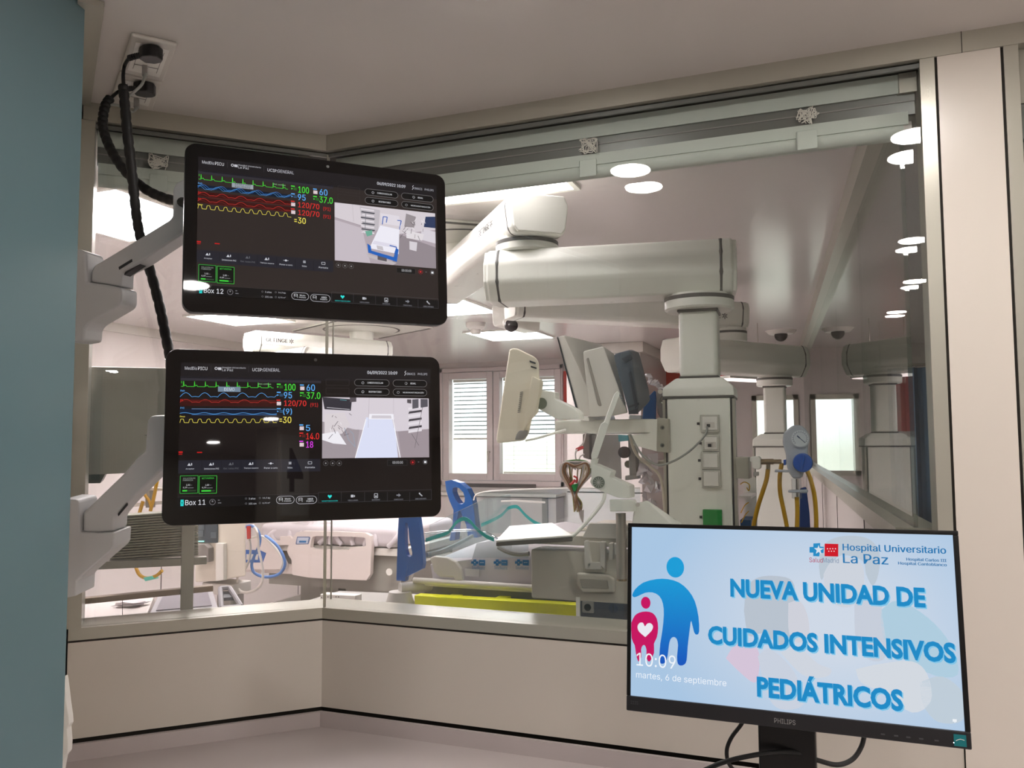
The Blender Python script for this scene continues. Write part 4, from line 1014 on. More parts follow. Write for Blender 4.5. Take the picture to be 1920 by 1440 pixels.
# ================================================================== CEILING SUPPLY PENDANTS
def oct_section(w, h, c=0.3):
    a, b = w / 2, h / 2
    if h < 0.16: return [(-a * .9, -b * .72), (-a, b * .5), (-a * .86, b), (a * .86, b), (a, b * .5), (a * .9, -b * .72), (a * .76, -b), (-a * .76, -b)]
    return [(-a, -b * c), (-a, b * .45), (-a * .78, b), (a * .78, b), (a, b * .45), (a, -b * c), (a * .62, -b), (-a * .62, -b)]
def beam(p, q, w, h, mb, m, cap=0.0, k=1.0):
    p, q = Vector(p), Vector(q); ax = (q - p).normalized(); sd_ = ax.cross(Vector((0, 0, 1))).normalized()
    pts = [p + sd_ * a * k + Vector((0, 0, b * k)) for a, b in oct_section(w, h)]
    mb.prism(pts, q - p, m, 0.012 if k >= 1 else 0.004, 3)
def arm_beam(t, nm, p, q, w, h, text=None, side_=1):
    p, q = Vector(p), Vector(q); ax = (q - p).normalized(); L = (q - p).length
    b = MB(PWHITE); beam(p, q, w, h, b, PWHITE)
    beam(p - ax * 0.010, p + ax * 0.01, w, h, b, PWHITE, k=0.93); beam(q - ax * 0.01, q + ax * 0.010, w, h, b, PWHITE, k=0.93)
    o = b.build(nm, t)
    for c in (p + ax * 0.03, q - ax * 0.05):
        g = MB(PGREY); beam(c, c + ax * 0.02, w, h, g, PGREY, k=1.012); g.build('seal_band', o)
    if text:
        sd_ = ax.cross(Vector((0, 0, 1))).normalized()
        if sd_.dot(EYE - p) < 0: sd_ = -sd_
        xd = Vector((0, 0, 1)).cross(sd_).normalized()
        f0 = p + sd_ * (w / 2 + 0.0015); r_ = ray(*text[0]); o0 = EYE + r_ * ((f0 - EYE).dot(sd_) / r_.dot(sd_))
        l = MB(INK); s_ = text[1]
        for e_ in (-.0011, 0, .0011): l.lettering('GETINGE', o0 + xd * e_, xd, (0, 0, 1), 0.16 * s_, 0.027 * s_, INK)
        l.lettering('MAQUET', o0 - Vector((0, 0, 0.026 * s_)), xd, (0, 0, 1), 0.06 * s_, 0.011 * s_, INK, 0.02)
        l.lettering('MODUEVO', o0 - Vector((0, 0, 0.026 * s_)) + xd * 0.075 * s_, xd, (0, 0, 1), 0.07 * s_, 0.011 * s_, MGREY)
        c = o0 + xd * 0.19 * s_ + Vector((0, 0, 0.014 * s_))
        for k in range(6):
            a = math.pi / 6 + k * math.pi / 3; d_ = xd * math.cos(a) + Vector((0, 0, 1)) * math.sin(a); e_ = xd * -math.sin(a) + Vector((0, 0, 1)) * math.cos(a)
            l.poly([c + d_ * .004 * s_ - e_ * .0025 * s_, c + d_ * .018 * s_ - e_ * .0025 * s_, c + d_ * .018 * s_ + e_ * .0025 * s_, c + d_ * .004 * s_ + e_ * .0025 * s_], INK)
        l.build('maker_lettering', o)
    return o
def joint(t, c, z0, z1, r):
    b = MB(PWHITE).lathe((c[0], c[1], z0), [(0, r * .93), (0.006, r), ((z1 - z0) * .62, r), ((z1 - z0) * .62, r * .95), (z1 - z0, r * .95)], PWHITE, seg=36)
    o = b.build('rotary_joint', t)
    zm = z0 + (z1 - z0) * .6
    MB(PGREY).lathe((c[0], c[1], zm), [(0, r * 1.006), (0.013, r * 1.006)], PGREY, seg=36).build('seal_band', o)
def pendant(lab, A, B, Cc, over1, over2, z1, z2, zc, zb0, zb1, w=0.22, h1=0.145, h2=0.215, txt=None, body=(0.225, 0.2), cover=0.35, rz=0.0, ang=None):
    """A ceiling mount, B elbow, Cc column (plan points); z1, z2 middles of the arms; zc foot of the column; zb0..zb1 the equipment column"""
    A, B, Cc = (Vector((p[0], p[1], 0)) for p in (A, B, Cc))
    t = thing('supply_pendant', lab, 'ceiling pendant', (A.x, A.y, ZC), 'ceiling supply pendants')
    m = MB(PWHITE, PGREY); R = Rz(ang if ang is not None else math.atan2((B - A).y, (B - A).x))
    m.box((A.x, A.y, ZC - 0.006), (cover * 2, cover * 2, 0.011), PWHITE, 0.003, R)
    for s_ in (-1, 1): m.box(Vector((A.x, A.y, ZC - 0.0125)) + R @ Vector((s_ * cover * 0.96, 0, 0)), (0.022, cover * 1.9, 0.004), PGREY, 0, R)
    m.lathe((A.x, A.y, ZC - 0.03), [(0, cover * .62), (0.02, cover * .72)], PWHITE, seg=40)
    m.lathe((A.x, A.y, ZC - 0.0135), [(0, cover * .745), (0.003, cover * .745)], PGREY, seg=40)
    m.build('ceiling_cover', t)
    MB(PWHITE).lathe((A.x, A.y, z1), [(0, 0.09), (ZC - 0.012 - z1, 0.1)], PWHITE).build('ceiling_tube', t)
    d1_ = (B - A).normalized(); d2_ = (Cc - B).normalized()
    up = Vector((0, 0, 1))
    arm_beam(t, 'upper_arm', A - d1_ * over1[0] + up * z1, B + d1_ * over1[1] + up * z1, w, h1, txt and (txt[0], txt[1]), txt[2] if txt else 1)
    joint(t, B, z2 + h2 / 2 - 0.004, z1 - h1 / 2 + 0.004, w * .5)
    arm_beam(t, 'lower_arm', B - d2_ * over2[0] + up * z2, Cc + d2_ * over2[1] + up * z2, w, h2)
    joint(t, Cc, zc[0], z2 - h2 / 2 + 0.004, w * .52)
    Rb = Rz(rz)
    cb = MB(PWHITE).box((Cc.x, Cc.y, (zc[0] + zc[1]) / 2), (0.125, 0.125, zc[0] - zc[1]), PWHITE, 0.018, Rb, 3)
    o = cb.build('column', t)
    MB(PGREY).box((Cc.x, Cc.y, zc[0] - 0.004), (0.132, 0.132, 0.01), PGREY, 0.004, Rb).build('seal_band', o); MB(PGREY).box((Cc.x, Cc.y, zc[1] + 0.005), (0.128, 0.128, 0.008), PGREY, 0.003, Rb).build('seal_band', o)
    bw, bd = body
    hd = []
    for z_, k in ((zc[1] + 0.002, 0.66), (zc[1] - 0.022, 0.74), (zc[1] - 0.03, 1.0), (zb1 + 0.004, 1.02)):
        for sx_, sy_ in ((-1, -1), (1, -1), (1, 1), (-1, 1)): hd.append(Vector((Cc.x, Cc.y, z_)) + Rb @ Vector((sx_ * bw / 2 * k, sy_ * bd / 2 * k, 0)))
    MB(PWHITE).hull(hd, PWHITE, 0.006).build('column_head', t)
    b = MB(PWHITE).box((Cc.x, Cc.y, (zb0 + zb1) / 2), (bw * .9, bd, zb1 - zb0), PWHITE, 0.008, Rb)
    for s_ in (-1, 1):
        b.box(Vector((Cc.x, Cc.y, (zb0 + zb1) / 2)) + Rb @ Vector((s_ * bw * .485, -bd * .3, 0)), (bw * .05, bd * .35, zb1 - zb0 - 0.01), ALU, 0.002, Rb)
        b.box(Vector((Cc.x, Cc.y, (zb0 + zb1) / 2)) + Rb @ Vector((s_ * bw * .46, -bd * .38, 0)), (bw * .02, bd * .2, zb1 - zb0 - 0.01), INK, 0, Rb)
    bo = b.build('service_column', t)
    MB(PGREY).box((Cc.x, Cc.y, zb1 + 0.001), (bw * 1.0, bd * 1.02, 0.008), PGREY, 0.002, Rb).build('seal_band', bo)
    return t

# --- main pendant right behind the wide window
Y2 = 2.78
BL, BR, CM = dep(924, 526, 2.97), dep(1373, 506, 2.80), dep(1312, 640, 2.80)
bdir = (BR - BL); bdir.z = 0; bdir.normalize()
Cp = BL + bdir * (CM - BL).dot(bdir); colx = Cp.x; Y2 = Cp.y
Bm = BL + bdir * (dep(990, 470, 2.97) - BL).dot(bdir); Bm.z = 0
Am = Bm + Vector((-0.63, 0.777, 0)) * 0.95
z2 = dep(924, 526, 2.97).z
zb1 = at(1315, 745, Y2 - .1).z
mp_ = pendant('white supply pendant with its horizontal arm and column close behind the wide window', Am, Bm, (colx, Y2, 0), (0.42, 0.13), ((Bm - Vector((BL.x, BL.y, 0))).length, (BR - Cp).dot(bdir)),
              dep(1000, 405, 2.86).z, z2, (at(1311, 584, Y2).z, at(1311, 710, Y2 - .05).z), 1.26, zb1, h1=0.14, h2=0.178, txt=((897, 446), 0.9, 1), cover=0.36, rz=0.06)
# details of its service column
yf = Y2 - 0.1 - 0.002
def onface(x, y): return at(x, y, yf - 0.006)
for k, (x0, y0, x1, y1) in enumerate(((1313, 778, 1349, 810), (1317, 816, 1349, 846), (1315, 847, 1350, 880), (1316, 881, 1352, 915))):
    a, b_ = onface(x0, y0), onface(x1, y1)
    m = MB(mat('socket_frame', (196, 194, 184), .4)).span((a.x, yf - 0.009, b_.z), (b_.x, yf + 0.003, a.z), None, 0.002)
    c = (a + b_) / 2
    m.span((a.x + .006, yf - 0.012, b_.z + .006), (b_.x - .006, yf - 0.008, a.z - .006), WHITE, 0.002)
    if k < 2:
        m.span((c.x - .016, yf - 0.0128, c.z - .014), (c.x + .016, yf - 0.0115, c.z + .004), LGREY, 0.001); m.span((c.x - .009, yf - 0.0132, c.z - .012), (c.x + .002, yf - 0.0125, c.z - .002), INK)
    m.span((a.x - .012, yf - 0.001, c.z - .004), (a.x - .004, yf + 0.002, c.z + .004), INK)
    m.build('data_socket', mp_)
a, b_ = onface(1318, 955), onface(1354, 986)
MB(GREEN, INK).span((a.x, yf - 0.012, b_.z), (b_.x, yf + 0.003, a.z), GREEN, 0.002).span((a.x - .012, yf - 0.001, (a.z + b_.z) / 2 - .004), (a.x - .004, yf + 0.002, (a.z + b_.z) / 2 + .004), INK).build('green_power_socket', mp_)
# shelf beam, bracket, hose rail block
ys = Y2 - 0.13
a, b_ = at(1039, 788, ys), at(1222, 812, ys)
MB(PWHITE).span((a.x, ys, b_.z), (b_.x + .01, ys + 0.05, a.z), PWHITE, 0.008).span((a.x, ys + 0.3, b_.z), (b_.x + .01, ys + 0.35, a.z), PWHITE, 0.008).span((b_.x - 0.05, ys + .04, b_.z), (b_.x, ys + .31, a.z), PWHITE, 0.004).build('shelf_beam', mp_)
m = MB(ALU).prism([at(x, y, ys - .004) for x, y in ((1232, 783), (1253, 785), (1254, 849), (1231, 847))], (0, 0.06, 0), ALU, 0.002)
m.prism([at(x, y, ys) for x, y in ((1218, 786), (1234, 786), (1233, 847), (1184, 834), (1180, 816), (1218, 812))], (0, 0.045, 0), PWHITE, 0.003)
m.span((at(1240, 800, ys).x, ys + .03, at(1240, 846, ys).z), (at(1252, 800, ys).x, Y2 - .06, at(1240, 787, ys).z), PWHITE)
br = m.build('shelf_bracket', mp_)
for y in (802, 835): MB(CHROME).cyl(at(1242, y, ys - .004), at(1242, y, ys - .004) - Vector((0, 0.003, 0)), 0.0068, CHROME).cyl(at(1242, y, ys - .007), at(1242, y, ys - .007) - Vector((0, 0.001, 0)), 0.0034, INK).build('screw', br)
MB(ALU).prism([at(x, y, ys + .02) for x, y in ((1379, 857), (1403, 857), (1405, 898), (1381, 897))], (0, 0.08, 0), ALU, 0.002).build('rail_clamp', mp_)

# grey data cable from the column to the shelf
cable('data_cable', 'grey data cable hanging in a curve from the column socket to the display shelf', [(1326, 800, 2.63), (1324, 812, 2.62), (1312, 828, 2.61), (1290, 848, 2.61), (1262, 865, 2.61), (1236, 872, 2.62), (1214, 862, 2.63), (1196, 842, 2.65), (1182, 815, 2.68)], 0.0034, CABLEG)
cable('cable_loop', 'grey cable hanging below the display shelf bracket with a small hook loop', [(1180, 814, 2.70), (1192, 850, 2.69), (1215, 872, 2.69), (1234, 888, 2.69), (1242, 910, 2.69), (1246, 950, 2.70), (1248, 1000, 2.71), (1248, 1040, 2.72)], 0.0045, mat('beige_cable', (196, 186, 170), 0.5))

# --- second pendant, deeper in the ward
LU, R2 = dep(958, 585, 4.40), dep(1362, 592, 4.85); A2 = LU + (R2 - LU) * .48; L2, E2 = dep(1262, 672, 4.62), dep(1494, 672, 5.15)
C2 = L2 + (E2 - L2) * ((1447 - 1262) / 232); B2 = L2 + (E2 - L2) * ((1362 - 1262) / 232)
pendant('second white supply pendant, half hidden behind the column with the green socket', A2, B2, C2, ((A2 - LU).length, 0.07), ((B2 - L2).length, (E2 - C2).length), 2.262, dep(1362, 672, 4.85).z,
        (dep(1447, 724, 5.0).z, dep(1447, 814, 5.0).z), 0.85, dep(1447, 838, 4.95).z, w=0.2, h1=0.15, h2=0.19, cover=0.3, txt=((1305, 594), 1.0, 1), body=(0.25, 0.2))
# --- third pendant over the adult bed
A3 = onz(678, 616, ZC); B3 = dep(488, 645, 6.3); C3 = dep(585, 700, 5.7)
pendant('far supply pendant whose arm shows in the gap between the two wall displays', (A3.x, A3.y), (B3.x, B3.y), (C3.x, C3.y), (0.22, 0.08), (0.1, 0.1), 2.29, 2.08, (1.96, 1.75), 1.15, 1.72, w=0.24, h1=0.17, cover=0.42,
        txt=((499, 640), 1.05, 1))
# --- far arm end with dome camera under the nearest arm
p = dep(950, 592, 5.2)
t = thing('dome_camera', 'small white dome camera hanging below the end of the long horizontal pendant arm', 'camera', p)
m = MB(PWHITE); beam(p + Vector((0.05, 0.3, 0.0)), p + Vector((-0.0, -0.08, 0)), 0.15, 0.15, m, PWHITE); m.cyl(p + Vector((0.03, 0.2, 0.05)), Vector((p.x + .03, p.y + .2, ZC)), 0.05, PWHITE); m.build('bracket', t)
c = dep(958, 612, 5.1)
m = MB(PWHITE).ball(c + Vector((0, 0, 0.02)), 0.052, PWHITE, (1, 1, .9)); m.build('housing', t)
MB(mat('smoked_dome', (60, 56, 56), 0.15)).ball(c + Vector((0.01, -0.02, 0.004)), 0.042, seg=20).build('dome', t)

# ================================================================== SMALL CEILING DEVICES
p = onz(892, 606, ZC)
t = thing('smoke_detector', 'small white smoke detector on the ward ceiling in front of the far ceiling panel', 'detector', p)
MB(WHITE).lathe((p.x, p.y, ZC - 0.05), [(0, 0.05), (0.02, 0.075), (0.05, 0.08)], WHITE).build('base', t)
MB(LGREY).lathe((p.x, p.y, ZC - 0.085), [(0, 0.035), (0.01, 0.042), (0.036, 0.04)], LGREY).build('sensor_head', t)
p = onz(1464, 620, ZC)
t = thing('ceiling_camera', 'dark dome camera on the ceiling near the far end of the ward', 'camera', p)
MB(WHITE).lathe((p.x, p.y, ZC - 0.03), [(0, 0.1), (0.03, 0.13)], WHITE).build('base', t)
MB(BLACK).ball((p.x, p.y, ZC - 0.04), 0.055).build('dome', t)

# ================================================================== DISPLAYS ON THE PENDANT SHELF
def H8(f, Yf, g, Yg): return [at(x, y, Yf) for x, y in f] + [at(x, y, Yg) for x, y in g]
t = thing('patient_monitor', 'big pale grey patient monitor on the pendant shelf, seen from behind, with a slate module', 'monitor', at(1130, 786, 2.85), None)
Yn, Yk = 2.66, 3.0
M4 = lambda p: zz(p, 1040, 620, 8)
MB(BLACK).hull([at(x, y, Yn - .004) for x, y in M4([(30, 92), (48, 92), (372, 1286), (345, 1280)])] + [at(x, y, Yk) for x, y in M4([(60, 110), (80, 110), (395, 1270), (370, 1270)])], BLACK, 0.003).build('screen_front', t)
shell = [at(x, y, Yn) for x, y in M4([(46, 98), (146, 64), (230, 100), (370, 1282), (520, 1282)])] + [at(x, y, Yk) for x, y in M4([(150, 66), (735, 225), (560, 1200), (640, 1215), (400, 1270)])]
MB(LGREY).hull([at(x, y, Yn) for x, y in M4([(46, 95), (140, 66), (250, 340), (420, 800), (650, 1215), (515, 1282), (368, 1284)])] + [at(x, y, Yk) for x, y in M4([(160, 74), (735, 222), (800, 900), (640, 1220)])], LGREY, 0.006).build('screen_housing', t)
MB(LGREY).hull([at(x, y, Yn - .03) for x, y in M4([(420, 310), (490, 330), (735, 232), (760, 300), (1098, 1235), (1000, 1225), (850, 1285), (520, 1300), (640, 1215)])] + [at(x, y, Yn + .12) for x, y in M4([(700, 250), (900, 350), (1090, 1200), (700, 1200)])], LGREY, 0.005).build('rear_housing', t)
MB(mat('vent_groove', (150, 142, 134), 0.5)).prism([at(x, y, Yn - .036) for x, y in M4([(470, 420), (500, 400), (692, 1090), (700, 1125), (670, 1135), (640, 1105), (560, 760)])], (0, 0.012, 0), None, 0.003).build('grip_groove', t)
MB(DGREY, INK).hull([at(x, y, Yn - .045) for x, y in M4([(872, 362), (960, 330), (1140, 285), (1180, 700), (1260, 1140), (1240, 1260), (1110, 1255)])] + [at(x, y, Yn + .1) for x, y in M4([(1150, 280), (1270, 330), (1420, 900), (1440, 1060), (1270, 1130)])], mat('slate_module', (84, 92, 102), 0.4), 0.006).build('module_rack', t)
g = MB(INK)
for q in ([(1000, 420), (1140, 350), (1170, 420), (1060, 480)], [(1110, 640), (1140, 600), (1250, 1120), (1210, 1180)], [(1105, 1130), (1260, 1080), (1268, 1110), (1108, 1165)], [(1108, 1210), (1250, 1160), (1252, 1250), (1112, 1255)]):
    g.prism([at(x, y, Yn - .0495) for x, y in M4(q)], (0, 0.006, 0), mat('slate_dark', (56, 62, 70), 0.4))  # darker slate pieces on the module
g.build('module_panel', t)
g = MB(mat('small_label', (120, 132, 138), 0.5))
for k in range(6): g.prism([at(x, y, Yn - .034) for x, y in M4([(958 + 14 * k, 960 + 26 * k), (1000 + 14 * k, 966 + 26 * k), (1004 + 14 * k, 976 + 26 * k), (962 + 14 * k, 970 + 26 * k)])], (0, 0.006, 0))
g.build('printed_label', t)
MB(WHITE).hull([at(x, y, Yn) for x, y in M4([(392, 1285), (510, 1285), (522, 1362), (388, 1362)])] + [at(x, y, Yk - .1) for x, y in M4([(420, 1285), (900, 1270), (920, 1345), (420, 1350)])], WHITE, 0.004).build('foot', t)

t = thing('ventilator_display', 'ivory flat display seen from behind in front of the far windows', 'monitor', at(975, 830, 2.62), None)
V5 = lambda p: zz(p, 820, 600, 4)
IV = mat('ivory_plastic', (234, 226, 206), 0.4)
MB(IV).hull([at(x, y, 2.56) for x, y in V5([(540, 225), (560, 210), (600, 212), (740, 280), (765, 320), (770, 470), (720, 720), (690, 850), (655, 905), (450, 925), (440, 900)])] + [at(x, y, 2.66) for x, y in V5([(545, 230), (600, 220), (700, 290), (640, 860), (470, 910)])], IV, 0.008, 3).build('display_housing', t)
g = MB(INK)
for q in ([(692, 303), (735, 318), (735, 330), (694, 315)], [(700, 343), (742, 356), (742, 367), (702, 355)]): g.prism([at(x, y, 2.557) for x, y in V5(q)], (0, .006, 0))
for k in range(11): g.prism([at(x, y, 2.557) for x, y in V5([(622 - 2 * k, 540 + 15 * k), (640 - 2 * k, 536 + 15 * k), (640 - 2 * k, 542 + 15 * k), (622 - 2 * k, 546 + 15 * k)])], (0, .006, 0), MGREY)
g.build('vent_slots', t)
MB(IV).prism([at(x, y, 2.545) for x, y in V5([(708, 420), (768, 445), (775, 470), (738, 690), (690, 740), (640, 840), (655, 700)])], (0, 0.03, 0), IV, 0.004).build('rear_cover', t)
MB(MGREY).prism([at(x, y, 2.548) for x, y in V5([(610, 830), (672, 828), (668, 860), (640, 895), (580, 900), (590, 860)])], (0, .02, 0), MGREY, 0.003).build('connector_bay', t)
b = MB(PWHITE).prism([at(x, y, 2.57) for x, y in V5([(738, 530), (760, 522), (885, 540), (880, 590), (1025, 660), (1070, 700), (1070, 745), (900, 748), (760, 670), (735, 640)])], (0, .05, 0), PWHITE, 0.006)
b.build('tilt_arm', t)
k_ = at(782, 600, 2.0)
c = at(820 + 782 / 4, 600 + 626 / 4, 2.567)
MB(mat('dial_green_grey', (120, 126, 112), 0.4), PWHITE).cyl(c, c - Vector((0, 0.004, 0)), 0.0185).build('dial', t)
cable('display_lead', 'pale lead from the foot of the ivory display to the shelf beam', [(985, 826, 2.6), (1005, 822, 2.6), (1030, 815, 2.62), (1060, 806, 2.66)], 0.004, PWHITE)

# workstation arm: thin display seen from its edge, dial joint, keyboard tray
t = thing('workstation_arm', 'white swivel arm with an edge-on display, a round dial and a keyboard tray', 'workstation arm', at(1166, 985, 2.34), None)
Ya = 2.34
K8 = lambda p: zz(p, 1040, 840, 8.4727)
MB(PWHITE).hull([at(x, y, Ya) for x, y in ((1152, 738), (1158, 733), (1162, 737), (1160, 745), (1118, 862), (1109, 862), (1109, 855))] + [at(x, y, Ya + .3) for x, y in ((1150, 742), (1156, 740), (1114, 855))], PWHITE, 0.003).build('display_panel', t)
m = MB(PWHITE).hull([at(x, y, Ya - .004) for x, y in ((1126, 795), (1134, 790), (1142, 795), (1120, 860), (1109, 862), (1108, 852))] + [at(x, y, Ya + .04) for x, y in ((1128, 795), (1138, 795), (1112, 858))], PWHITE, 0.003)
m.prism([at(x, y, Ya) for x, y in ((1108, 862), (1118, 860), (1112, 878), (1106, 878))], (0, 0.03, 0), PWHITE)
m.build('display_hinge', t)
c = at(1150, 872, Ya)
MB(PWHITE).prism([at(x, y, Ya) for x, y in K8([(575, 270), (610, 250), (905, 375), (870, 460), (1190, 600), (1200, 800), (1000, 790), (760, 700), (610, 620), (555, 540), (580, 470)])], (0, .06, 0), PWHITE, 0.006).build('tilt_joint', t)
c = at(1040 + 702 / 8.4727, 840 + 545 / 8.4727, Ya - .002)
o = MB(mat('dial_green_grey', (120, 126, 112), 0.4)).cyl(c, c - Vector((0, 0.004, 0)), 0.0172)
for k in range(6):
    a = k * math.pi / 6; d2 = Vector((math.cos(a), 0, math.sin(a))) * .015; e2 = Vector((-math.sin(a), 0, math.cos(a))) * .0006
    o.prism([c - Vector((0, .0045, 0)) + d2 + e2, c - Vector((0, .0045, 0)) - d2 + e2, c - Vector((0, .0045, 0)) - d2 - e2, c - Vector((0, .0045, 0)) + d2 - e2], (0, -.0006, 0), LGREY)
o.build('dial', t)
m = MB(PWHITE).hull([at(x, y, Ya - .01) for x, y in K8([(872, 830), (900, 812), (1300, 830), (1290, 1010), (880, 1010)])] + [at(x, y, Ya + .07) for x, y in K8([(872, 820), (1290, 820), (1290, 1000), (880, 1000)])], PWHITE, 0.006)
m.build('pivot_collar', t)
MB(PWHITE).hull([at(x, y, Ya) for x, y in ((1190, 945), (1214, 938), (1262, 985), (1262, 1040), (1240, 1030), (1185, 985))] + [at(x, y, Ya + .06) for x, y in ((1190, 945), (1214, 938), (1290, 990), (1290, 1050), (1185, 985))], PWHITE, 0.005).build('support_arm', t)
p = at(1196, 946, Ya - .012)
MB(LGREY).lathe(p, [(0, .006), (.003, .006)], LGREY, (0, -1, 0)).build('pivot_screw', t)
p0, p1 = at(1164, 962, Ya + .03), at(1170, 1085, Ya + .03); p1 = Vector((p0.x, p0.y, p1.z))
MB(mat('pole_metal', (166, 158, 148), 0.3, 0.5)).cyl(p0, p1, 0.0145).cyl(p1, p1 - Vector((0, 0, .006)), 0.0148, BRASS).build('pole', t)
MB(PWHITE).tube([at(1133, 925, Ya - .005), at(1131, 940, Ya - .01), at(1108, 970, Ya - .02), at(1082, 998, Ya - .03), at(1072, 1006, Ya - .03)], 0.0055, PWHITE, 8, 3).build('tray_bar', t)
tr = [at(930, 1013, 2.30), at(1074, 1003, 2.30), at(1036, 980, 2.62), at(955, 986, 2.62)]
m = MB(WHITE).prism(tr, (0, 0, -0.006), WHITE, 0.002)
ko = m.build('keyboard_tray', t)
MB(mat('tray_edge', (96, 86, 76), 0.5)).prism([p - Vector((0, 0, .0062)) for p in tr], (0, 0, -0.012), None, 0.003).build('keyboard', ko)

# lead bundle
t = thing('lead_bundle', 'looped bundle of multicoloured patient leads hanging below the shelf', 'cable bundle', at(1080, 880, 2.52))
LC = [mat('lead_' + n, c, 0.45) for n, c in (('olive', (150, 134, 70)), ('grey', (196, 186, 184)), ('brown', (140, 96, 62)), ('tan', (212, 190, 166)), ('rose', (222, 196, 190)), ('green', (104, 142, 88)))]
rnd = random.Random(3)
for k in range(22):
    w_ = rnd.uniform(0.08, 1.1); y_ = 2.52 + rnd.uniform(-.014, .014); j = rnd.uniform(-5, 5)
    P = [at(1079 + rnd.uniform(-3, 3), 960 - rnd.uniform(0, 26), y_), at(1077 - 4 * w_, 926, y_), at(1078 - 16 * w_ + j, 905, y_), at(1078 - 27 * w_ + j, 884, y_), at(1078 - 20 * w_, 868 + 3 * (1 - w_), y_), at(1081 + rnd.uniform(-6, 6), 866 + 10 * (1 - w_) + rnd.uniform(-3, 9), y_),
         at(1084 + 18 * w_, 868 + 3 * (1 - w_), y_), at(1084 + 22 * w_ + j, 886, y_), at(1082 + 10 * w_, 908, y_), at(1079 + 2 * w_, 926, y_), at(1079 + rnd.uniform(-2, 12), 945, y_), at(1081 + rnd.uniform(-6, 10), 952 + rnd.uniform(0, 8), y_)]
    MB(LC[k % 6]).tube(P, 0.0025, LC[k % 6], 6, 5).build('lead', t)
for k in range(5):
    q = rnd.uniform(0, 6); MB(LC[1]).tube([at(1080, 876 + q, 2.515), at(1066, 866 + q, 2.51), at(1054 + q, 868 + q, 2.51), at(1049 + q, 882 + q, 2.512), at(1051 + q, 893 + q, 2.515)], 0.0025, LC[1], 6).build('lead', t)
    MB(LC[1]).tube([at(1084, 874 + q, 2.515), at(1094, 865 + q, 2.51), at(1103 - q * .3, 869 + q, 2.51), at(1105 - q * .5, 884 + q, 2.512), at(1098, 892 + q, 2.515)], 0.0025, LC[1], 6).build('lead', t)
MB(REDP).tube([at(1078, 900, 2.505), at(1074, 905, 2.5), at(1070, 908, 2.505)], 0.0045, REDP, 8).tube([at(1076, 893, 2.505), at(1082, 897, 2.5), at(1080, 905, 2.505)], 0.003, REDP, 8).build('red_clip', t)
MB(GREEN).hull([at(x, y, 2.5) for x, y in ((1071, 909), (1084, 906), (1080, 921), (1076, 922))] + [at(x, y, 2.53) for x, y in ((1072, 910), (1083, 907), (1078, 920))], GREEN, .002).build('green_clip', t)
MB(LC[1]).tube([at(1081, 867, 2.52), at(1079, 850, 2.53), at(1086, 838, 2.56), at(1094, 830, 2.6), at(1098, 812, 2.66)], 0.0025, LC[1], 6).tube([at(1085, 866, 2.52), at(1088, 856, 2.54), at(1095, 852, 2.58)], .0022, LC[1], 6).build('trunk_cable', t)
MB(REDP).tube([at(1082, 843, 2.545), at(1092, 839, 2.57)], 0.006, REDP, 8, 1).build('red_sleeve', t)
MB(LC[1]).prism([at(x, y, 2.52) for x, y in ((1084, 958), (1093, 956), (1093, 968), (1092, 981), (1087, 972))], (0, .012, 0), LC[1], .002).build('connector', t)

# ================================================================== GLOWING BAR put in for a reflection, deeper in the ward
t = thing('reflection_bar', 'slim glowing linear lamp hanging beside the second pendant column', 'lamp', dep(1395, 700, 6.5))
a, b_ = dep(1350, 710, 6.4), dep(1440, 710, 6.4 + .3); b_.z = a.z
ax = (b_ - a).normalized(); sd_ = Vector((-ax.y, ax.x, 0)) * .1
MB(PWHITE).prism([a - sd_, b_ - sd_, b_ + sd_, a + sd_], (0, 0, .02), PWHITE, .003).build('housing', t)
MB(glow('reflection_bar_glow', (255, 232, 232), 2.0)).prism([a - sd_ * .97 + ax * .02, b_ - sd_ * .97 - ax * .02, b_ + sd_ * .97 - ax * .02, a + sd_ * .97 + ax * .02], (0, 0, -.006)).build('diffuser', t)
for k in (.2, .8):
    p = a + (b_ - a) * k; MB(CHROME).cyl((p.x, p.y, a.z + .015), (p.x, p.y, ZC), .004, CHROME, 8).build('suspension_rod', t)
# ================================================================== VACUUM REGULATOR AND HOSES beside the service column
Yr = 2.64
R6 = lambda p: zz(p, 1360, 780, 6.545)
GB = mat('regulator_body', (176, 182, 192), 0.35)
t = thing('vacuum_regulator', 'grey vacuum regulator with round gauge and blue knob beside the service column', 'regulator', at(1498, 900, Yr), None)
MB(GB).prism([at(x, y, Yr) for x, y in R6([(800, 130), (850, 108), (930, 112), (1000, 180), (1020, 260), (1005, 430), (1010, 560), (960, 690), (930, 770), (830, 770), (770, 680), (745, 570), (745, 480), (700, 330), (710, 210)])], (0, .06, 0), GB, 0.008, 3).build('body', t)
c = at(1360 + 918 / 6.545, 780 + 275 / 6.545, Yr - .001)
o = MB(GB).lathe(c, [(0, .0275), (.006, .0275), (.006, .0255)], GB, (0, -1, 0)).build('gauge', t)
MB(mat('gauge_face', (206, 214, 220), 0.3)).lathe(c - Vector((0, .006, 0)), [(0, .0245), (.0006, .0245)], None, (0, -1, 0)).build('dial_face', o)
m = MB(mat('gauge_print', (40, 66, 110), 0.5)); f_ = c - Vector((0, .0068, 0))
for k in range(15):
    a = math.radians(225 - k * 18); d2 = Vector((math.cos(a), 0, math.sin(a))); m.tube([f_ + d2 * .0185, f_ + d2 * .0225], .0006, None, 4, 1)
m.tube([f_ + Vector((math.cos(math.radians(225 - 5 * k)), 0, math.sin(math.radians(225 - 5 * k)))) * .0185 for k in range(55)], .0004, None, 4, 1)
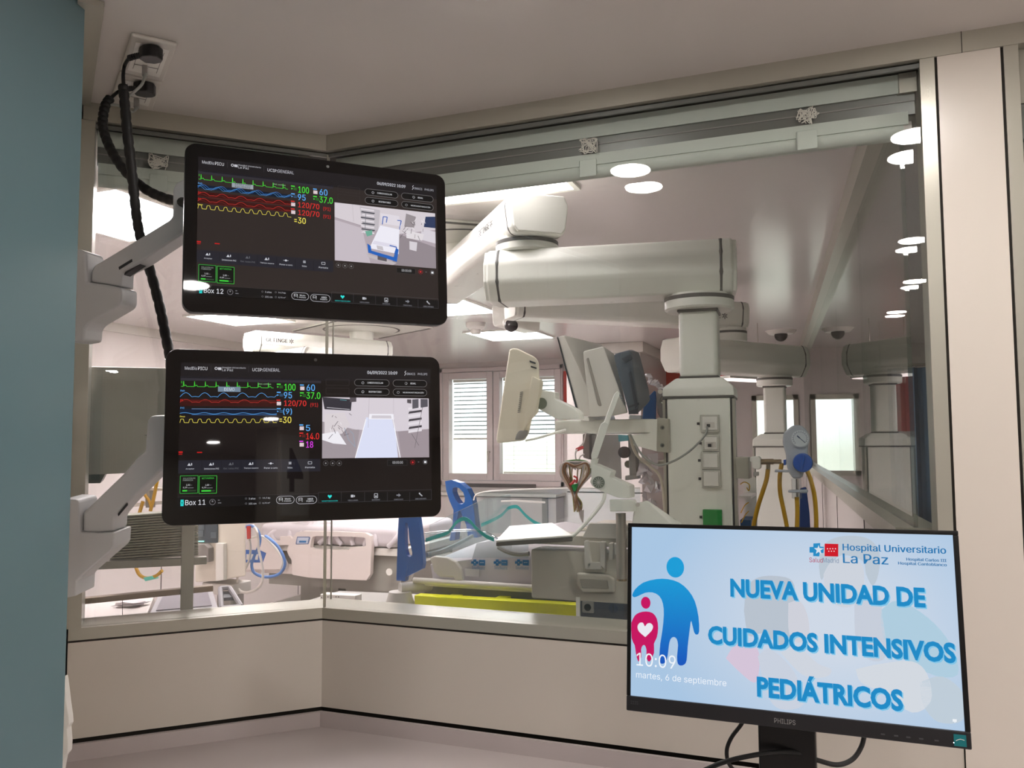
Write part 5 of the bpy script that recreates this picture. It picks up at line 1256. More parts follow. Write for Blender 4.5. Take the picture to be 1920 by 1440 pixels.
m.tube([f_ + Vector((-.007, 0, .007)), f_ + Vector((.014, 0, -.013))], .0011, None, 6, 1); m.tube([f_ + Vector((-.008, 0, .008)), f_ + Vector((-.001, 0, .001))], .002, None, 6, 1)
m.build('needle', o)
c = at(1360 + 953 / 6.545, 780 + 572 / 6.545, Yr - .002)
MB(KNOBB).lathe(c, [(0, .0268), (.012, .0285), (.024, .0265), (.026, .02)], KNOBB, (0, -1, 0), 32).box(c - Vector((0, .026, 0)), (.007, .006, .045), KNOBB, .002, Ry(0.25)).build('knob', t)
m = MB(CHROME); m.prism([at(x, y, Yr - .004) for x, y in R6([(610, 655), (780, 668), (782, 692), (600, 690)])], (0, .03, 0), GB, .003); m.prism([at(x, y, Yr - .004) for x, y in R6([(765, 915), (1005, 905), (1018, 930), (1000, 948), (770, 940)])], (0, .03, 0), GB, .003); m.build('hose_flange', t)
p0, p1 = at(1360 + 870 / 6.545, 780 + 770 / 6.545, Yr + .03), at(1360 + 880 / 6.545, 780 + 1010 / 6.545, Yr + .03)
MB(glass('clear_nozzle', (.9, .93, .95), .05)).cyl(p0, Vector((p0.x, p0.y, p1.z)), .014, None, 16).build('nozzle', t)
g = MB(BRASS); a, b_ = at(1360 + 430 / 6.545, 780 + 562 / 6.545, Yr + .02), at(1360 + 690 / 6.545, 780 + 560 / 6.545, Yr + .02)
g.cyl(a, a + (b_ - a) * .62, .0088).cyl(a + (b_ - a) * .62, b_, .007).cyl(a + (b_ - a) * .38, at(1360 + 525 / 6.545, 780 + 655 / 6.545, Yr + .02), .006)
g.build('gas_fitting', t)
MB(WHITE).prism([at(x, y, Yr) for x, y in R6([(300, 505), (400, 490), (430, 520), (430, 640), (400, 660), (330, 640), (325, 560), (300, 560)])], (0, .05, 0), WHITE, .003).prism([at(x, y, Yr) for x, y in R6([(340, 690), (405, 685), (405, 735), (340, 738)])], (0, .02, 0), MGREY, .002).build('rail_mount', t)
MB(KNOBB).prism([at(x, y, Yr + .01) for x, y in R6([(712, 540), (742, 535), (742, 600), (715, 605)])], (0, .03, 0)).build('blue_port', t)
def hose(lab, pts, r, m=HOSEY, g='yellow gas hoses', c='hose'):
    return tag(MB(m).tube([at(x, y, Y) for x, y, Y in pts], r, m, 10, 8).build('gas_hose' if m == HOSEY else 'breathing_hose'), lab, c, g)
HOSED = mat('olive_yellow_hose', (178, 134, 20), 0.4)
tag(MB(HOSED).tube([at(x, y, 2.66) for x, y in ((1440, 880), (1437, 900), (1430, 922), (1421, 950), (1413, 985), (1408, 1020), (1404, 1080))], .0066, HOSED, 10, 8).build('gas_hose'), 'olive yellow hose dropping from the metal gas fitting', 'hose', 'yellow gas hoses')
hose('orange yellow hose passing behind the metal fitting and beside the column of the second pendant', [(1466, 868, 2.74), (1462, 895, 2.74), (1463, 925, 2.74), (1470, 960, 2.74), (1477, 1000, 2.75), (1480, 1060, 2.75)], .0066)
hose('orange yellow hose hanging right under the clear nozzle of the regulator', [(1494, 932, 2.67), (1495, 960, 2.67), (1494, 1000, 2.67), (1492, 1070, 2.67)], .0064)
hose('orange yellow hose leaving the blue knob and falling in front of the side partition', [(1512, 880, 2.70), (1520, 900, 2.70), (1527, 930, 2.70), (1530, 965, 2.70), (1530, 1000, 2.7), (1528, 1060, 2.7)], .0066)
p = at(1513, 940, 2.95)
tag(MB(mat('navy_bag', (36, 60, 120), 0.6)).hull([at(x, y, 2.95) for x, y in ((1500, 915), (1512, 912), (1518, 960), (1522, 1040), (1498, 1040))] + [at(x, y, 3.1) for x, y in ((1502, 925), (1515, 1030), (1500, 1030))], None, .004).build('hanging_bag'), 'dark blue bag hanging behind the regulator hoses', 'bag')
# small clutter strip between the columns
t = thing('supply_shelf', 'narrow shelf with thin yellow tubing between the two pendant columns', 'shelf', at(1393, 985, 2.95), None)
m = MB(WARDW).span(tuple(at(1385, 920, 2.95)[:2]) + (at(1390, 935, 2.95).z,), (at(1408, 920, 2.95).x, 3.15, at(1390, 930, 2.95).z)); m.span((at(1385, 920, 2.95).x, 3.13, 0), (at(1408, 920, 2.95).x, 3.15, at(1390, 900, 2.95).z), LGREY)
m.build('board', t)
MB(HOSEY).tube([at(1388, 908, 2.96), at(1396, 904, 2.96), at(1405, 909, 2.96), at(1404, 920, 2.96), at(1400, 914, 2.96)], .002, HOSEY, 6).build('thin_tube', t)
MB(HOSEY).tube([at(1404, 942, 2.96), at(1396, 948, 2.96), at(1389, 962, 2.96)], .002, HOSEY, 6).build('thin_tube', t)
MB(HOSEY).tube([at(1404, 958, 2.96), at(1397, 966, 2.96), at(1390, 980, 2.96)], .002, HOSEY, 6).build('thin_tube', t)
MB(mat('navy_box', (40, 72, 110), 0.5)).span(tuple(at(1388, 985, 2.97)[:2]) + (at(1390, 1010, 2.97).z,), (at(1408, 985, 2.97).x, 3.12, at(1390, 975, 2.97).z)).build('blue_box', t)

# ================================================================== STUFF BEHIND THE PATIENT MONITOR
p = at(1215, 786, 3.0)
t = thing('infusion_stack', 'blue and grey device stack draped with a crumpled white bag behind the patient monitor', 'device stack', p)
M4b = lambda p: zz(p, 1040, 620, 8)
m = MB(BLUED).hull([at(x, y, 2.95) for x, y in M4b([(1340, 1060), (1500, 890), (1530, 1000), (1520, 1360), (1310, 1360)])] + [at(x, y, 3.2) for x, y in M4b([(1380, 1060), (1520, 900), (1520, 1350), (1330, 1350)])], BLUED, .006); m.build('blue_case', t)
rnd = random.Random(11); WB = mat('white_bag', (246, 240, 242), .6); m = MB(WB)
for k in range(26):
    u = rnd.random(); cx, cy = 1385 + 250 * u + rnd.uniform(-25, 25), 670 + 190 * u + rnd.uniform(-10, 50)
    q = [(cx + rnd.uniform(-46, 46), cy + rnd.uniform(-40, 46)) for _ in range(6)]
    m.hull([at(x, y, 2.98 + rnd.uniform(-.03, .05)) for x, y in M4b(q)], WB)
m.build('crumpled_bag', t)
m = MB(MGREY).prism([at(x, y, 2.93) for x, y in M4b([(1525, 920), (1560, 868), (1630, 870), (1655, 930), (1640, 1060), (1625, 1160), (1655, 1260), (1660, 1340), (1590, 1320), (1540, 1240), (1530, 1120)])], (0, .03, 0), mat('clamp_grey', (132, 128, 128), .4), .004)
m.tube([at(x, y, 2.925) for x, y in M4b([(1640, 1080), (1600, 1080), (1585, 1050), (1612, 985)])], .003, CHROME, 6).lathe(at(1040 + 1585 / 8, 620 + 915 / 8, 2.93), [(0, .008), (.003, .008)], LGREY, (0, -1, 0))
m.build('clamp', t)
MB(LGREY).prism([at(x, y, 2.93) for x, y in M4b([(1120, 1260), (1290, 1270), (1300, 1370), (1100, 1370)])], (0, .2, 0), mat('pale_box', (190, 196, 200), .4), .003).build('base_box', t)
# column clutter under the shelf: grey device, pole clamp, clear bags
t = thing('pump_column', 'grey vertical device column with a dark round knob under the display shelf', 'pump', at(1150, 985, 3.1), None)
MB(mat('dull_grey_case', (176, 170, 164), .5)).hull([at(x, y, 3.0) for x, y in ((1106, 815), (1162, 815), (1166, 900), (1108, 902))] + [at(x, y, 3.3) for x, y in ((1110, 815), (1160, 815), (1162, 895), (1112, 895))], None, .006).build('case', t)
MB(MGREY).prism([at(x, y, 2.98) for x, y in ((1177, 818), (1190, 818), (1194, 892), (1180, 892))], (0, .05, 0), MGREY, .003).build('rail', t)
c = at(1172, 848, 2.97); MB(mat('dark_knob', (84, 70, 70), .4)).cyl(c, c - Vector((0, .02, 0)), .021).build('knob', t)
MB(mat('cyan_part', (110, 176, 186), .4)).prism([at(x, y, 2.97) for x, y in ((1159, 815), (1177, 816), (1178, 826), (1160, 828))], (0, .03, 0)).build('cyan_connector', t)
MB(MGREY).prism([at(x, y, 2.97) for x, y in ((1172, 892), (1196, 890), (1196, 898), (1172, 901))], (0, .05, 0), MGREY, .002).build('clamp', t)
MB(DGREY).prism([at(x, y, 2.97) for x, y in ((1092, 815), (1097, 812), (1105, 815), (1106, 862), (1093, 858))], (0, .1, 0), mat('taupe_case', (126, 112, 106), .5), .003).build('dark_device', t)
q = at(1180, 870, 3.1); MB(ALU).tube([(q.x, 3.08, q.z), (q.x, 3.17, q.z), (colx + .02, 3.17, q.z), (colx + .02, Y2 + .08, q.z)], .014, ALU, 10, 1).build('support_arm', t)
t = thing('supply_bag', 'clear crumpled bag of supplies hanging beside the service column', 'bag', at(1222, 985, 2.95), None)
CB = mat('cloudy_plastic', (206, 200, 202), .25, bump=.5, scale=40)
rnd = random.Random(5); m = MB(CB)
for k in range(16):
    cx, cy = 1222 + rnd.uniform(-18, 14), 860 + 110 * k / 16
    m.hull([at(cx + rnd.uniform(-12, 12), cy + rnd.uniform(-14, 14), 2.95 + rnd.uniform(0, .08)) for _ in range(7)], CB)
m.build('bag_body', t)

# ================================================================== CHILD BED WITH CLEAR SIDES
C45 = lambda p: zz(p, 720, 860, 4.5)
Yn, Yk = 2.62, 3.40
t = thing('child_bed', 'child hospital bed with blue corner posts, clear sides and white mattress, behind the wide window', 'bed', (at(780, 1100, Yn).x + .6, 3.0, 0))
def strip(mb, outer, hole, Y, th, m):
    """a post with an opening: the ring between two outlines of equal count"""
    n = len(outer)
    for i in range(n):
        j = (i + 1) % n
        mb.prism([at(*outer[i], Y), at(*outer[j], Y), at(*hole[j], Y), at(*hole[i], Y)], (0, th, 0), m)
o_ = C45([(128, 440), (285, 440), (300, 560), (318, 700), (332, 890), (322, 930), (180, 1000), (178, 1035), (105, 1028), (108, 900), (112, 780), (118, 600)])
h_ = C45([(180, 540), (200, 545), (206, 600), (216, 690), (238, 790), (236, 818), (224, 826), (212, 828), (192, 815), (180, 770), (176, 690), (176, 610)])
m = MB(BLUEP); strip(m, o_, h_, Yn - .02, .022, BLUEP); m.build('corner_post', t)
o_ = C45([(510, 186), (570, 180), (640, 205), (700, 255), (738, 330), (758, 420), (775, 560), (792, 668), (706, 664), (690, 560), (664, 470), (632, 440), (610, 560), (600, 690), (548, 694), (575, 560), (585, 430), (520, 260)])
m = MB(BLUEP)
m.prism([at(x, y, Yk) for x, y in C45([(585, 420), (632, 440), (610, 560), (600, 690), (548, 694), (575, 560)])], (0, .05, 0), BLUEP, .004)
m.prism([at(x, y, Yk) for x, y in C45([(640, 440), (690, 400), (758, 420), (775, 560), (792, 668), (706, 664), (690, 560)])], (0, .05, 0), BLUEP, .004)
oo = C45([(515, 190), (570, 180), (640, 205), (700, 255), (738, 330), (758, 420), (690, 420), (632, 442), (585, 430), (550, 350), (525, 270)])
hh_ = C45([(580, 250), (600, 238), (636, 250), (668, 285), (682, 330), (680, 365), (660, 384), (632, 380), (605, 345), (588, 310), (578, 280)])
strip(m, oo, hh_, Yk, .05, BLUEP)
m.build('corner_post', t)
xl_ = at(785, 1050, Yn).x + 0.02; xr_ = xl_ + 1.02
zt = at(850, 1036, Yn + .08).z; zlo = at(850, 1088, Yn + .08).z
m = MB(SHEET)
P = []
for x, dz in ((xl_, -.03), (xl_ + .16, .035), (xl_ + .3, .06), (xl_ + .5, .03), (xl_ + .7, 0.0), (xr_ - .1, 0.0), (xr_, -.02)):
    P.append((x, dz))
for (xa, da), (xb, db) in zip(P, P[1:]):
    m.hull([(xa, Yn + .07, zlo), (xb, Yn + .07, zlo), (xa, Yk - .07, zlo), (xb, Yk - .07, zlo), (xa, Yn + .05, zt - .03 + da * .4), (xb, Yn + .05, zt - .03 + db * .4), (xa, Yn + .09, zt + da), (xb, Yn + .09, zt + db), (xa, Yk - .1, zt + da), (xb, Yk - .1, zt + db)], SHEET)
mt = m.build('mattress', t, sharp=50)
lg = MB(INKB, WHITE)
for lx in (897, 939, 979):
    def q(x, y): return at(x, y, Yn + .045)
    for a0, b0, a1, b1 in ((lx + 1, 1050, lx + 12, 1060),):
        lg.prism([q(a0, b0), q(a1, b0 + .3), q(a1, b1 + .6), q(a0, b1)], (0, .003, 0), INKB)
    for dx, dy in ((-7, 1), (-7, 8), (-11, 4.5), (-3, 4.5)): lg.prism([q(lx + dx - 2.5, 1050 + dy - 2), q(lx + dx + 2.5, 1050 + dy - 2), q(lx + dx + 2.5, 1050 + dy + 2.6), q(lx + dx - 2.5, 1050 + dy + 2.6)], (0, .003, 0), INKB)
    for k in range(3): lg.prism([q(lx + 3.5 + 2.5 * k, 1054), q(lx + 4.7 + 2.5 * k, 1054), q(lx + 4.7 + 2.5 * k, 1055.4), q(lx + 3.5 + 2.5 * k, 1055.4)], (0, -.001, 0), WHITE)
    a = q(lx - 12, 1067); lg.lettering('SaludMadrid', a, (1, 0, 0), (0, 0, 1), q(lx + 12, 1067).x - a.x, .011, INKB, .02)
a, b_ = at(872, 1080, Yn + .045), at(898, 1068, Yn + .045)
lg.span((a.x, a.y, a.z), (b_.x, a.y + .003, b_.z), mat('care_label', (200, 194, 196), .6)); 
lg.build('printed_logos', mt)
# clear sides and head end with teal waves
m = MB(ACRYL).prism([at(x, y, Yn) for x, y in ((798, 1000), (840, 996), (890, 994), (915, 999), (935, 1012), (990, 1012), (990, 1046), (800, 1046))], (0, .006, 0)); a1 = m.build('clear_side', t)
m = MB(ACRYL).prism([at(x, y, Yk) for x, y in ((890, 935), (905, 922), (1010, 916), (1100, 914), (1200, 914), (1200, 1000), (890, 1000))], (0, .006, 0)); a2 = m.build('clear_side', t)
def wave_(pts, w_, Y, par):
    m = MB(TEALP); S = smooth_path([(x, y, 0) for x, y in pts], 6)
    for p, q in zip(S, S[1:]):
        w0, w1 = w_(p.x), w_(q.x); m.prism([at(p.x, p.y - w0, Y - .004), at(q.x, q.y - w1, Y - .004), at(q.x, q.y + w1, Y - .004), at(p.x, p.y + w0, Y - .004)], (0, .003, 0), TEALP)
    m.build('teal_wave', par)
wave_([(798, 1013), (815, 1007), (840, 998), (855, 980), (868, 973), (880, 977), (895, 993), (912, 1006), (926, 1012)], lambda x: 3.6, Yn, a1)
wave_([(902, 985), (920, 977), (940, 966), (952, 954), (963, 950), (972, 952), (985, 966), (1000, 978), (1015, 985)], lambda x: 3.2, Yk, a2)
m = MB(WHITE).tube([at(x, y, Yn - .003) for x, y in ((797, 1000), (840, 996), (890, 994), (915, 999), (935, 1012))], .0035, glass('acrylic_edge', (.93, .96, .97), .25, .1), 8).tube([at(x, y, Yk - .003) for x, y in ((888, 938), (905, 923), (1010, 917), (1100, 915), (1200, 915))], .0035, None, 8)
m.tube([at(x, y, Yk - .2) for x, y in ((940, 940), (965, 939), (1022, 942))], .004, WHITE, 8, 1)
m.build('clear_rim', t)
MB(ACRYL).prism([Vector((at(800, 1020, Yn).x, Yn + .02, at(800, 1046, Yn).z)), Vector((at(800, 1020, Yn).x, Yk, at(800, 1046, Yn).z)), Vector((at(800, 1020, Yn).x, Yk, at(840, 925, Yk).z)), Vector((at(800, 1020, Yn).x, Yn + .5, at(840, 925, Yk).z)), Vector((at(800, 1020, Yn).x, Yn + .02, at(800, 985, Yn).z))], (.006, 0, 0)).build('clear_end', t)
m = MB(MGREY)
for pts in ([(800, 1040, Yn + .02), (825, 1034, Yn + .1), (858, 1020, Yn + .3), (885, 1005, Yn + .5)], [(935, 1026, Yn + .01), (950, 1034, Yn - .0), (970, 1039, Yn), (992, 1038, Yn)]):
    m.tube([at(*p) for p in pts], .008, MGREY, 8)
m.build('side_rail', t)
m = MB(LGREY).prism([at(x, y, Yn - .025) for x, y in C45([(385, 840), (420, 822), (530, 835), (600, 870), (645, 930), (662, 1030), (600, 1030), (580, 1000), (470, 1000), (420, 960)])], (0, .02, 0), LGREY, .004, 3)
m.build('side_latch', t)
p0, p1 = at(776, 1088, Yn - .02), at(1000, 1100, Yn - .02)
m = MB(LGREY).cyl(p0, Vector((xr_, p0.y, p0.z)), .010).span((p0.x + .02, Yn, p0.z - .02), (xr_, Yk - .02, zlo + .002), LGREY)
m.build('deck_frame', t)
m = MB(mat('chassis_grey', (138, 134, 130), .5)).span((p0.x + .02, Yn + .02, p0.z - .10), (xr_, Yk - .05, p0.z - .02))
m.hull([(p0.x + .2, Yn + .2, .32), (p0.x + .85, Yn + .2, .32), (p0.x + .2, Yk - .2, .32), (p0.x + .85, Yk - .2, .32), (p0.x + .3, Yn + .3, p0.z - .1), (p0.x + .75, Yn + .3, p0.z - .1), (p0.x + .3, Yk - .3, p0.z - .1), (p0.x + .75, Yk - .3, p0.z - .1)])
m.span((p0.x, Yn + .05, .18), (xr_, Yk - .05, .32)); m.build('chassis', t)
for sx_ in (p0.x + .12, xr_ - .12):
    for sy_ in (Yn + .12, Yk - .12):
        MB(DGREY).cyl((sx_ - .02, sy_, .075), (sx_ + .02, sy_, .075), .075).cyl((sx_, sy_, .07), (sx_, sy_, .19), .02).build('caster', t)
a, b_ = at(776, 1116, Yn - .07), at(1083, 1134, Yn - .07); c, d = at(1083, 1157, Yn - .07), at(777, 1136, Yn - .07)
MB(LIME).prism([a, b_, c, d], (0, .045, 0), LIME, .004).span((b_.x - .3, Yn - .03, c.z + .01), (b_.x - .26, Yn + .1, b_.z - .005), LIME).span((a.x + .1, Yn - .03, d.z + .005), (a.x + .14, Yn + .1, a.z - .005), LIME).build('lime_bumper', t)
c = at(750, 1098, Yn - .05)
MB(mat('translucent_bumper', (186, 182, 176), .4)).lathe((c.x, c.y, at(750, 1145, Yn - .05).z - .08), [(0, .05), (.02, .054), (.105, .05), (.125, .043), (.145, .038)]).cyl((c.x, c.y, c.z - .01), (c.x + .1, Yn + .06, c.z - .01), .02).build('corner_bumper', t)

# ================================================================== GREY EQUIPMENT CART in front of the bed
Yc = 2.43
CG = mat('cart_grey', (208, 201, 188), 0.45)
E5 = lambda p: zz(p, 980, 760, 3.6)
t = thing('equipment_cart', 'grey moulded equipment cart with handles and dark socket panel behind the desktop display', 'cart', (at(1090, 1100, Yc).x, Yc + .15, 0))
a, b_ = at(995, 1032, Yc), at(1186, 1136, Yc)
xa, xb = a.x, at(1186, 1080, Yc).x
za, zb_ = at(1000, 1030, Yc).z, at(1000, 1122, Yc).z
MB(CG).span((xa, Yc, zb_), (xb + .25, Yc + .1, za), CG, .006).build('front_panel', t)
MB(CG).prism([at(x, y, Yc - .012) for x, y in E5([(415, 915), (560, 925), (562, 960), (560, 1130), (415, 1130)])], (0, .014, 0), CG, .004).build('bracket_plate', t)
m = MB(CG); 
for q in ([(412, 915), (440, 915), (465, 1075), (440, 1110), (420, 1105)], [(520, 920), (556, 922), (556, 1110), (520, 1080)], [(440, 1060), (530, 1060), (530, 1110), (430, 1110)], [(580, 930), (610, 930), (608, 1045), (582, 1045)], [(615, 930), (640, 932), (640, 1010), (620, 1010)]): m.prism([at(x, y, Yc - .022) for x, y in E5(q)], (0, .02, 0), LGREY, .003)
m.build('hook', t)
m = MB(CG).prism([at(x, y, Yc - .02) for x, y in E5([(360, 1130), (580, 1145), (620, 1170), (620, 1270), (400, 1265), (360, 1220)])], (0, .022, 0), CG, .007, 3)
m.prism([at(x, y, Yc - .022) for x, y in E5([(385, 1170), (570, 1180), (580, 1240), (400, 1235)])], (0, .006, 0), mat('cart_grey_recess_shade', (160, 152, 140), .5), .002); m.build('pull_handle', t)  # shade of the recess put into a darker copy of the cart grey
m = MB(WHITE).prism([at(x, y, Yc + .0) for x, y in E5([(400, 895), (700, 905), (710, 870), (690, 800), (450, 795), (440, 810)])], (0, .02, 0), LGREY, .003); m.build('top_rim', t)
m = MB(mat('paper_pad', (222, 212, 200), .7))
for k in range(3): z_ = at(1130, 996, Yc).z + .006 * k; m.span((at(1085, 1000, Yc).x + .01 * k, Yc + .01, z_ - .004), (at(1162, 1000, Yc).x, Yc + .22, z_))
m.build('paper_stack', t)
z_ = at(1130, 1000, Yc).z; MB(CG).span((xa + .01, Yc + .005, z_ - .04), (xb + .24, Yc + .1, z_ - .01), CG, .004).build('top_tray', t)
z0, z1 = at(1090, 1160, Yc).z - .05, at(1090, 1120, Yc).z
x0, x1 = at(1088, 1140, Yc).x, at(1186, 1140, Yc).x
MB(mat('slate_panel', (74, 76, 88), .35)).span((x0, Yc + .002, z0), (x1 + .24, Yc + .09, z1), None, .003).build('socket_panel', t)
MB(WHITE).span((x0 - .012, Yc - .004, z0), (x0, Yc + .09, z1), WHITE).build('edge_strip', t)
c = at(1103, 1138, Yc); m = MB(DGREY).span((c.x - .018, Yc - .006, c.z - .017), (c.x + .018, Yc + .003, c.z + .017), MGREY, .003).cyl((c.x, Yc - .006, c.z), (c.x, Yc - .008, c.z), .0105, BLACK); m.build('round_socket', t)
c = at(1150, 1141, Yc); m = MB(INK).lathe((c.x, Yc + .001, c.z), [(0, .014), (.001, .014)], mat('slate_ring', (58, 60, 84), .4), (0, -1, 0)).span((c.x - .001, Yc - .002, c.z - .012), (c.x + .001, Yc + .001, c.z + .012), INK); m.build('power_mark', t)
MB(CG).span((x0, Yc + .01, .14), (xb + .24, Yc + .1, z0)).span((xa + .02, Yc + .0, .07), (xb + .24, Yc + .1, .14)).build('base', t)
for sx_ in (xa + .06, xb + .2): MB(DGREY).cyl((sx_ - .015, Yc + .06, .04), (sx_ + .015, Yc + .06, .04), .04).build('caster', t)

# ================================================================== ADULT BED deeper in the ward
Yb = 4.62
D48 = lambda p: zz(p, 360, 960, 4.8)
BW = mat('bed_white', (226, 214, 208), .35)
BF = mat('bed_frame_grey', (146, 142, 134), .5)
t = thing('adult_bed', 'adult hospital bed with white moulded side rails and rumpled sheet, deeper in the ward', 'bed', (at(610, 1060, Yb).x, 5.1, 0))
o_ = D48([(855, 350), (880, 270), (940, 185), (1000, 172), (1300, 178), (1560, 190), (1605, 215), (1615, 290), (1605, 560), (1570, 615), (1480, 612), (1200, 600), (1050, 590), (905, 565), (895, 430), (870, 390)])
h_ = D48([(1065, 320), (1066, 300), (1075, 250), (1085, 225), (1120, 215), (1420, 222), (1540, 228), (1562, 240), (1565, 300), (1550, 312), (1440, 315), (1410, 340), (1300, 342), (1200, 338), (1120, 334), (1080, 330)])
m = MB(BW); strip(m, o_, h_, Yb, .035, BW); sr = m.build('side_rail', t)
m = MB(BW).prism([at(x, y, Yb - .004) for x, y in D48([(945, 222), (1055, 222), (1062, 235), (1045, 290), (935, 292), (932, 280)])], (0, .006, 0), mat('rail_sticker_edge', (90, 110, 150), .5), .002); m.prism([at(x, y, Yb - .007) for x, y in D48([(950, 230), (1050, 230), (1038, 284), (942, 285)])], (0, .004, 0), mat('rail_sticker', (196, 204, 220), .5))
m.prism([at(x, y, Yb - .0085) for x, y in D48([(965, 258), (1028, 258), (1024, 276), (962, 276)])], (0, .003, 0), INKB); m.build('sticker', sr)
m = MB(BW).prism([at(x, y, Yb + .01) for x, y in D48([(470, 330), (520, 230), (560, 215), (640, 230), (720, 290), (800, 380), (845, 470), (840, 520), (480, 520)])], (0, .03, 0), BW, .006); sr = m.build('side_rail', t)
m = MB(KNOBB).prism([at(x, y, Yb + .006) for x, y in D48([(480, 340), (610, 345), (665, 370), (635, 455), (480, 455)])], (0, .006, 0), mat('rail_blue_sign', (56, 104, 176), .5), .002)
for k in range(3): m.prism([at(x, y, Yb + .003) for x, y in D48([(490 + 40 * k, 380), (515 + 40 * k, 380), (512 + 40 * k, 430), (488 + 40 * k, 430)])], (0, .004, 0), LGREY)
m.build('blue_sign', sr)
m = MB(BW).prism([at(x, y, Yb + .05) for x, y in D48([(480, 450), (900, 470), (905, 560), (480, 540)])], (0, .03, 0), BW, .004); m.prism([at(x, y, Yb + .02) for x, y in D48([(790, 220), (880, 215), (905, 245), (900, 300), (740, 295), (735, 260), (790, 258)])], (0, .02, 0), BW, .003); m.build('rail_base', t)
zq0, zq1 = at(600, 1022, Yb + .05).z, at(600, 978, Yb + .3).z
xq0, xq1 = at(476, 1000, Yb).x, at(752, 1000, Yb + .1).x
m = MB(SHEET).box(((xq0 + xq1) / 2, Yb + .47, (zq0 + zq1) / 2), (xq1 - xq0, .84, zq1 - zq0), SHEET, .04, None, 4)
rnd = random.Random(2)
for k in range(12):
    x = xq0 + .06 + (xq1 - xq0 - .12) * k / 11; m.tube([(x, Yb + .045, zq0 + .01), (x + rnd.uniform(-.04, .05), Yb + .05, (zq0 + zq1) / 2), (x + rnd.uniform(-.05, .1), Yb + .12, zq1 - .008), (x + rnd.uniform(-.1, .15), Yb + .3, zq1 - .006)], .016, SHEET, 8, 5)
m.build('mattress', t, sharp=70)
m = MB(BF).span((xq0, Yb + .06, zq0 - .05), (xq1 + .05, Yb + .9, zq0 - .003), LGREY, .004).span((xq0 + .05, Yb + .1, zq0 - .28), (xq1, Yb + .85, zq0 - .05)); m.hull([(xq1 - .35, Yb + .15, zq0 - .1), (xq1 + .1, Yb + .15, zq0 - .1), (xq1 - .1, Yb + .15, zq0 - .5), (xq1 - .45, Yb + .15, zq0 - .5), (xq1 - .35, Yb + .7, zq0 - .1), (xq1 + .1, Yb + .7, zq0 - .1), (xq1 - .1, Yb + .7, zq0 - .5)])
m.span((xq0 - .1, Yb + .1, .3), (xq1 + .15, Yb + .85, .42)); m.span((xq0 + .2, Yb + .25, .4), (xq0 + .5, Yb + .7, zq0 - .2)); m.span((xq1 - .5, Yb + .25, .4), (xq1 - .2, Yb + .7, zq0 - .2)); m.build('frame', t)
for sx_ in (xq0, xq1):
    for sy_ in (Yb + .2, Yb + .75): MB(DGREY).cyl((sx_ - .025, sy_, .08), (sx_ + .025, sy_, .08), .08).cyl((sx_, sy_, .1), (sx_, sy_, .31), .03).build('caster', t)
c = at(731, 1072, Yb + .05); MB(WHITE).lathe(c, [(0, .02), (.01, .022)], WHITE, (0, -1, 0)).build('release_button', t)

# ================================================================== VENTILATOR with hoses
Yv = 2.78
t = thing('ventilator', 'white boxy ventilator with dark control panel standing behind the narrow window', 'ventilator', (at(420, 1060, Yv).x, Yv + .15, 0))
a, b_ = at(400, 960, Yv), at(462, 1086, Yv)
MB(WHITE).hull([at(x, y, Yv) for x, y in ((366, 900), (404, 900), (404, 1090), (366, 1092))] + [at(x, y, Yv + .02) for x, y in ((460, 900), (461, 1080))] + [at(x, y, Yv + .3) for x, y in ((385, 905), (455, 905), (455, 1068), (385, 1070))], mat('ventilator_white', (230, 222, 208), .35), .006).build('body', t)
MB(mat('panel_slate', (62, 76, 86), .3)).prism([at(x, y, Yv - .006) for x, y in ((370, 940), (407, 940), (407, 1018), (370, 1018))], (0, .008, 0), None, .002).build('control_panel', t)
m = MB(mat('key_slate', (90, 104, 112), .4))
for x, y in ((377, 987), (375, 1000), (399, 1003)): m.prism([at(x - 4, y - 5, Yv - .009), at(x + 6, y - 5, Yv - .009), at(x + 6, y + 6, Yv - .009), at(x - 4, y + 6, Yv - .009)], (0, .003, 0), None, .001)
m.prism([at(x, y, Yv - .0085) for x, y in ((372, 1014), (382, 1014), (382, 1016), (372, 1016))], (0, .003, 0), glow('status_led_light', (60, 220, 190), 1.5)); m.build('keys', t)
MB(WHITE).prism([at(x, y, Yv - .012) for x, y in ((404, 1018), (419, 1019), (419, 1088), (404, 1090))], (0, .05, 0), WHITE, .003).build('side_cover', t)
MB(MGREY).prism([at(x, y, Yv - .03) for x, y in ((362, 1022), (383, 1020), (391, 1028), (391, 1054), (362, 1056))], (0, .04, 0), mat('bracket_grey', (140, 134, 130), .45), .004).build('side_bracket', t)
z_ = at(420, 1086, Yv + .1).z
MB(LGREY).span((at(372, 1090, Yv).x, Yv + .02, z_ - .05), (at(430, 1090, Yv).x, Yv + .14, z_ - .004), LGREY, .006).span((at(392, 1090, Yv).x, Yv + .05, .12), (at(418, 1090, Yv).x, Yv + .13, z_ - .04), MGREY).span((at(365, 1090, Yv).x, Yv + .02, .08), (at(460, 1090, Yv).x, Yv + .32, .13), LGREY, .01).build('stand', t)
for k in (372, 452): MB(DGREY).cyl((at(k, 1100, Yv).x - .012, Yv + .15, .04), (at(k, 1100, Yv).x + .012, Yv + .15, .04), .04).build('caster', t)
MB(REDP).prism([at(x, y, Yv + .01) for x, y in ((462, 987), (469, 986), (469, 1010), (463, 1011))], (0, .006, 0), REDP, .001).build('red_tag', t)
def vhose(nm, lab, pts, r, m, g): return tag(MB(m).tube([at(x, y, Y) for x, y, Y in pts], r, m, 10, 8, lambda i: 1.0 if i % 2 else .93).build(nm), lab, 'hose', g)
V_ = 2.86
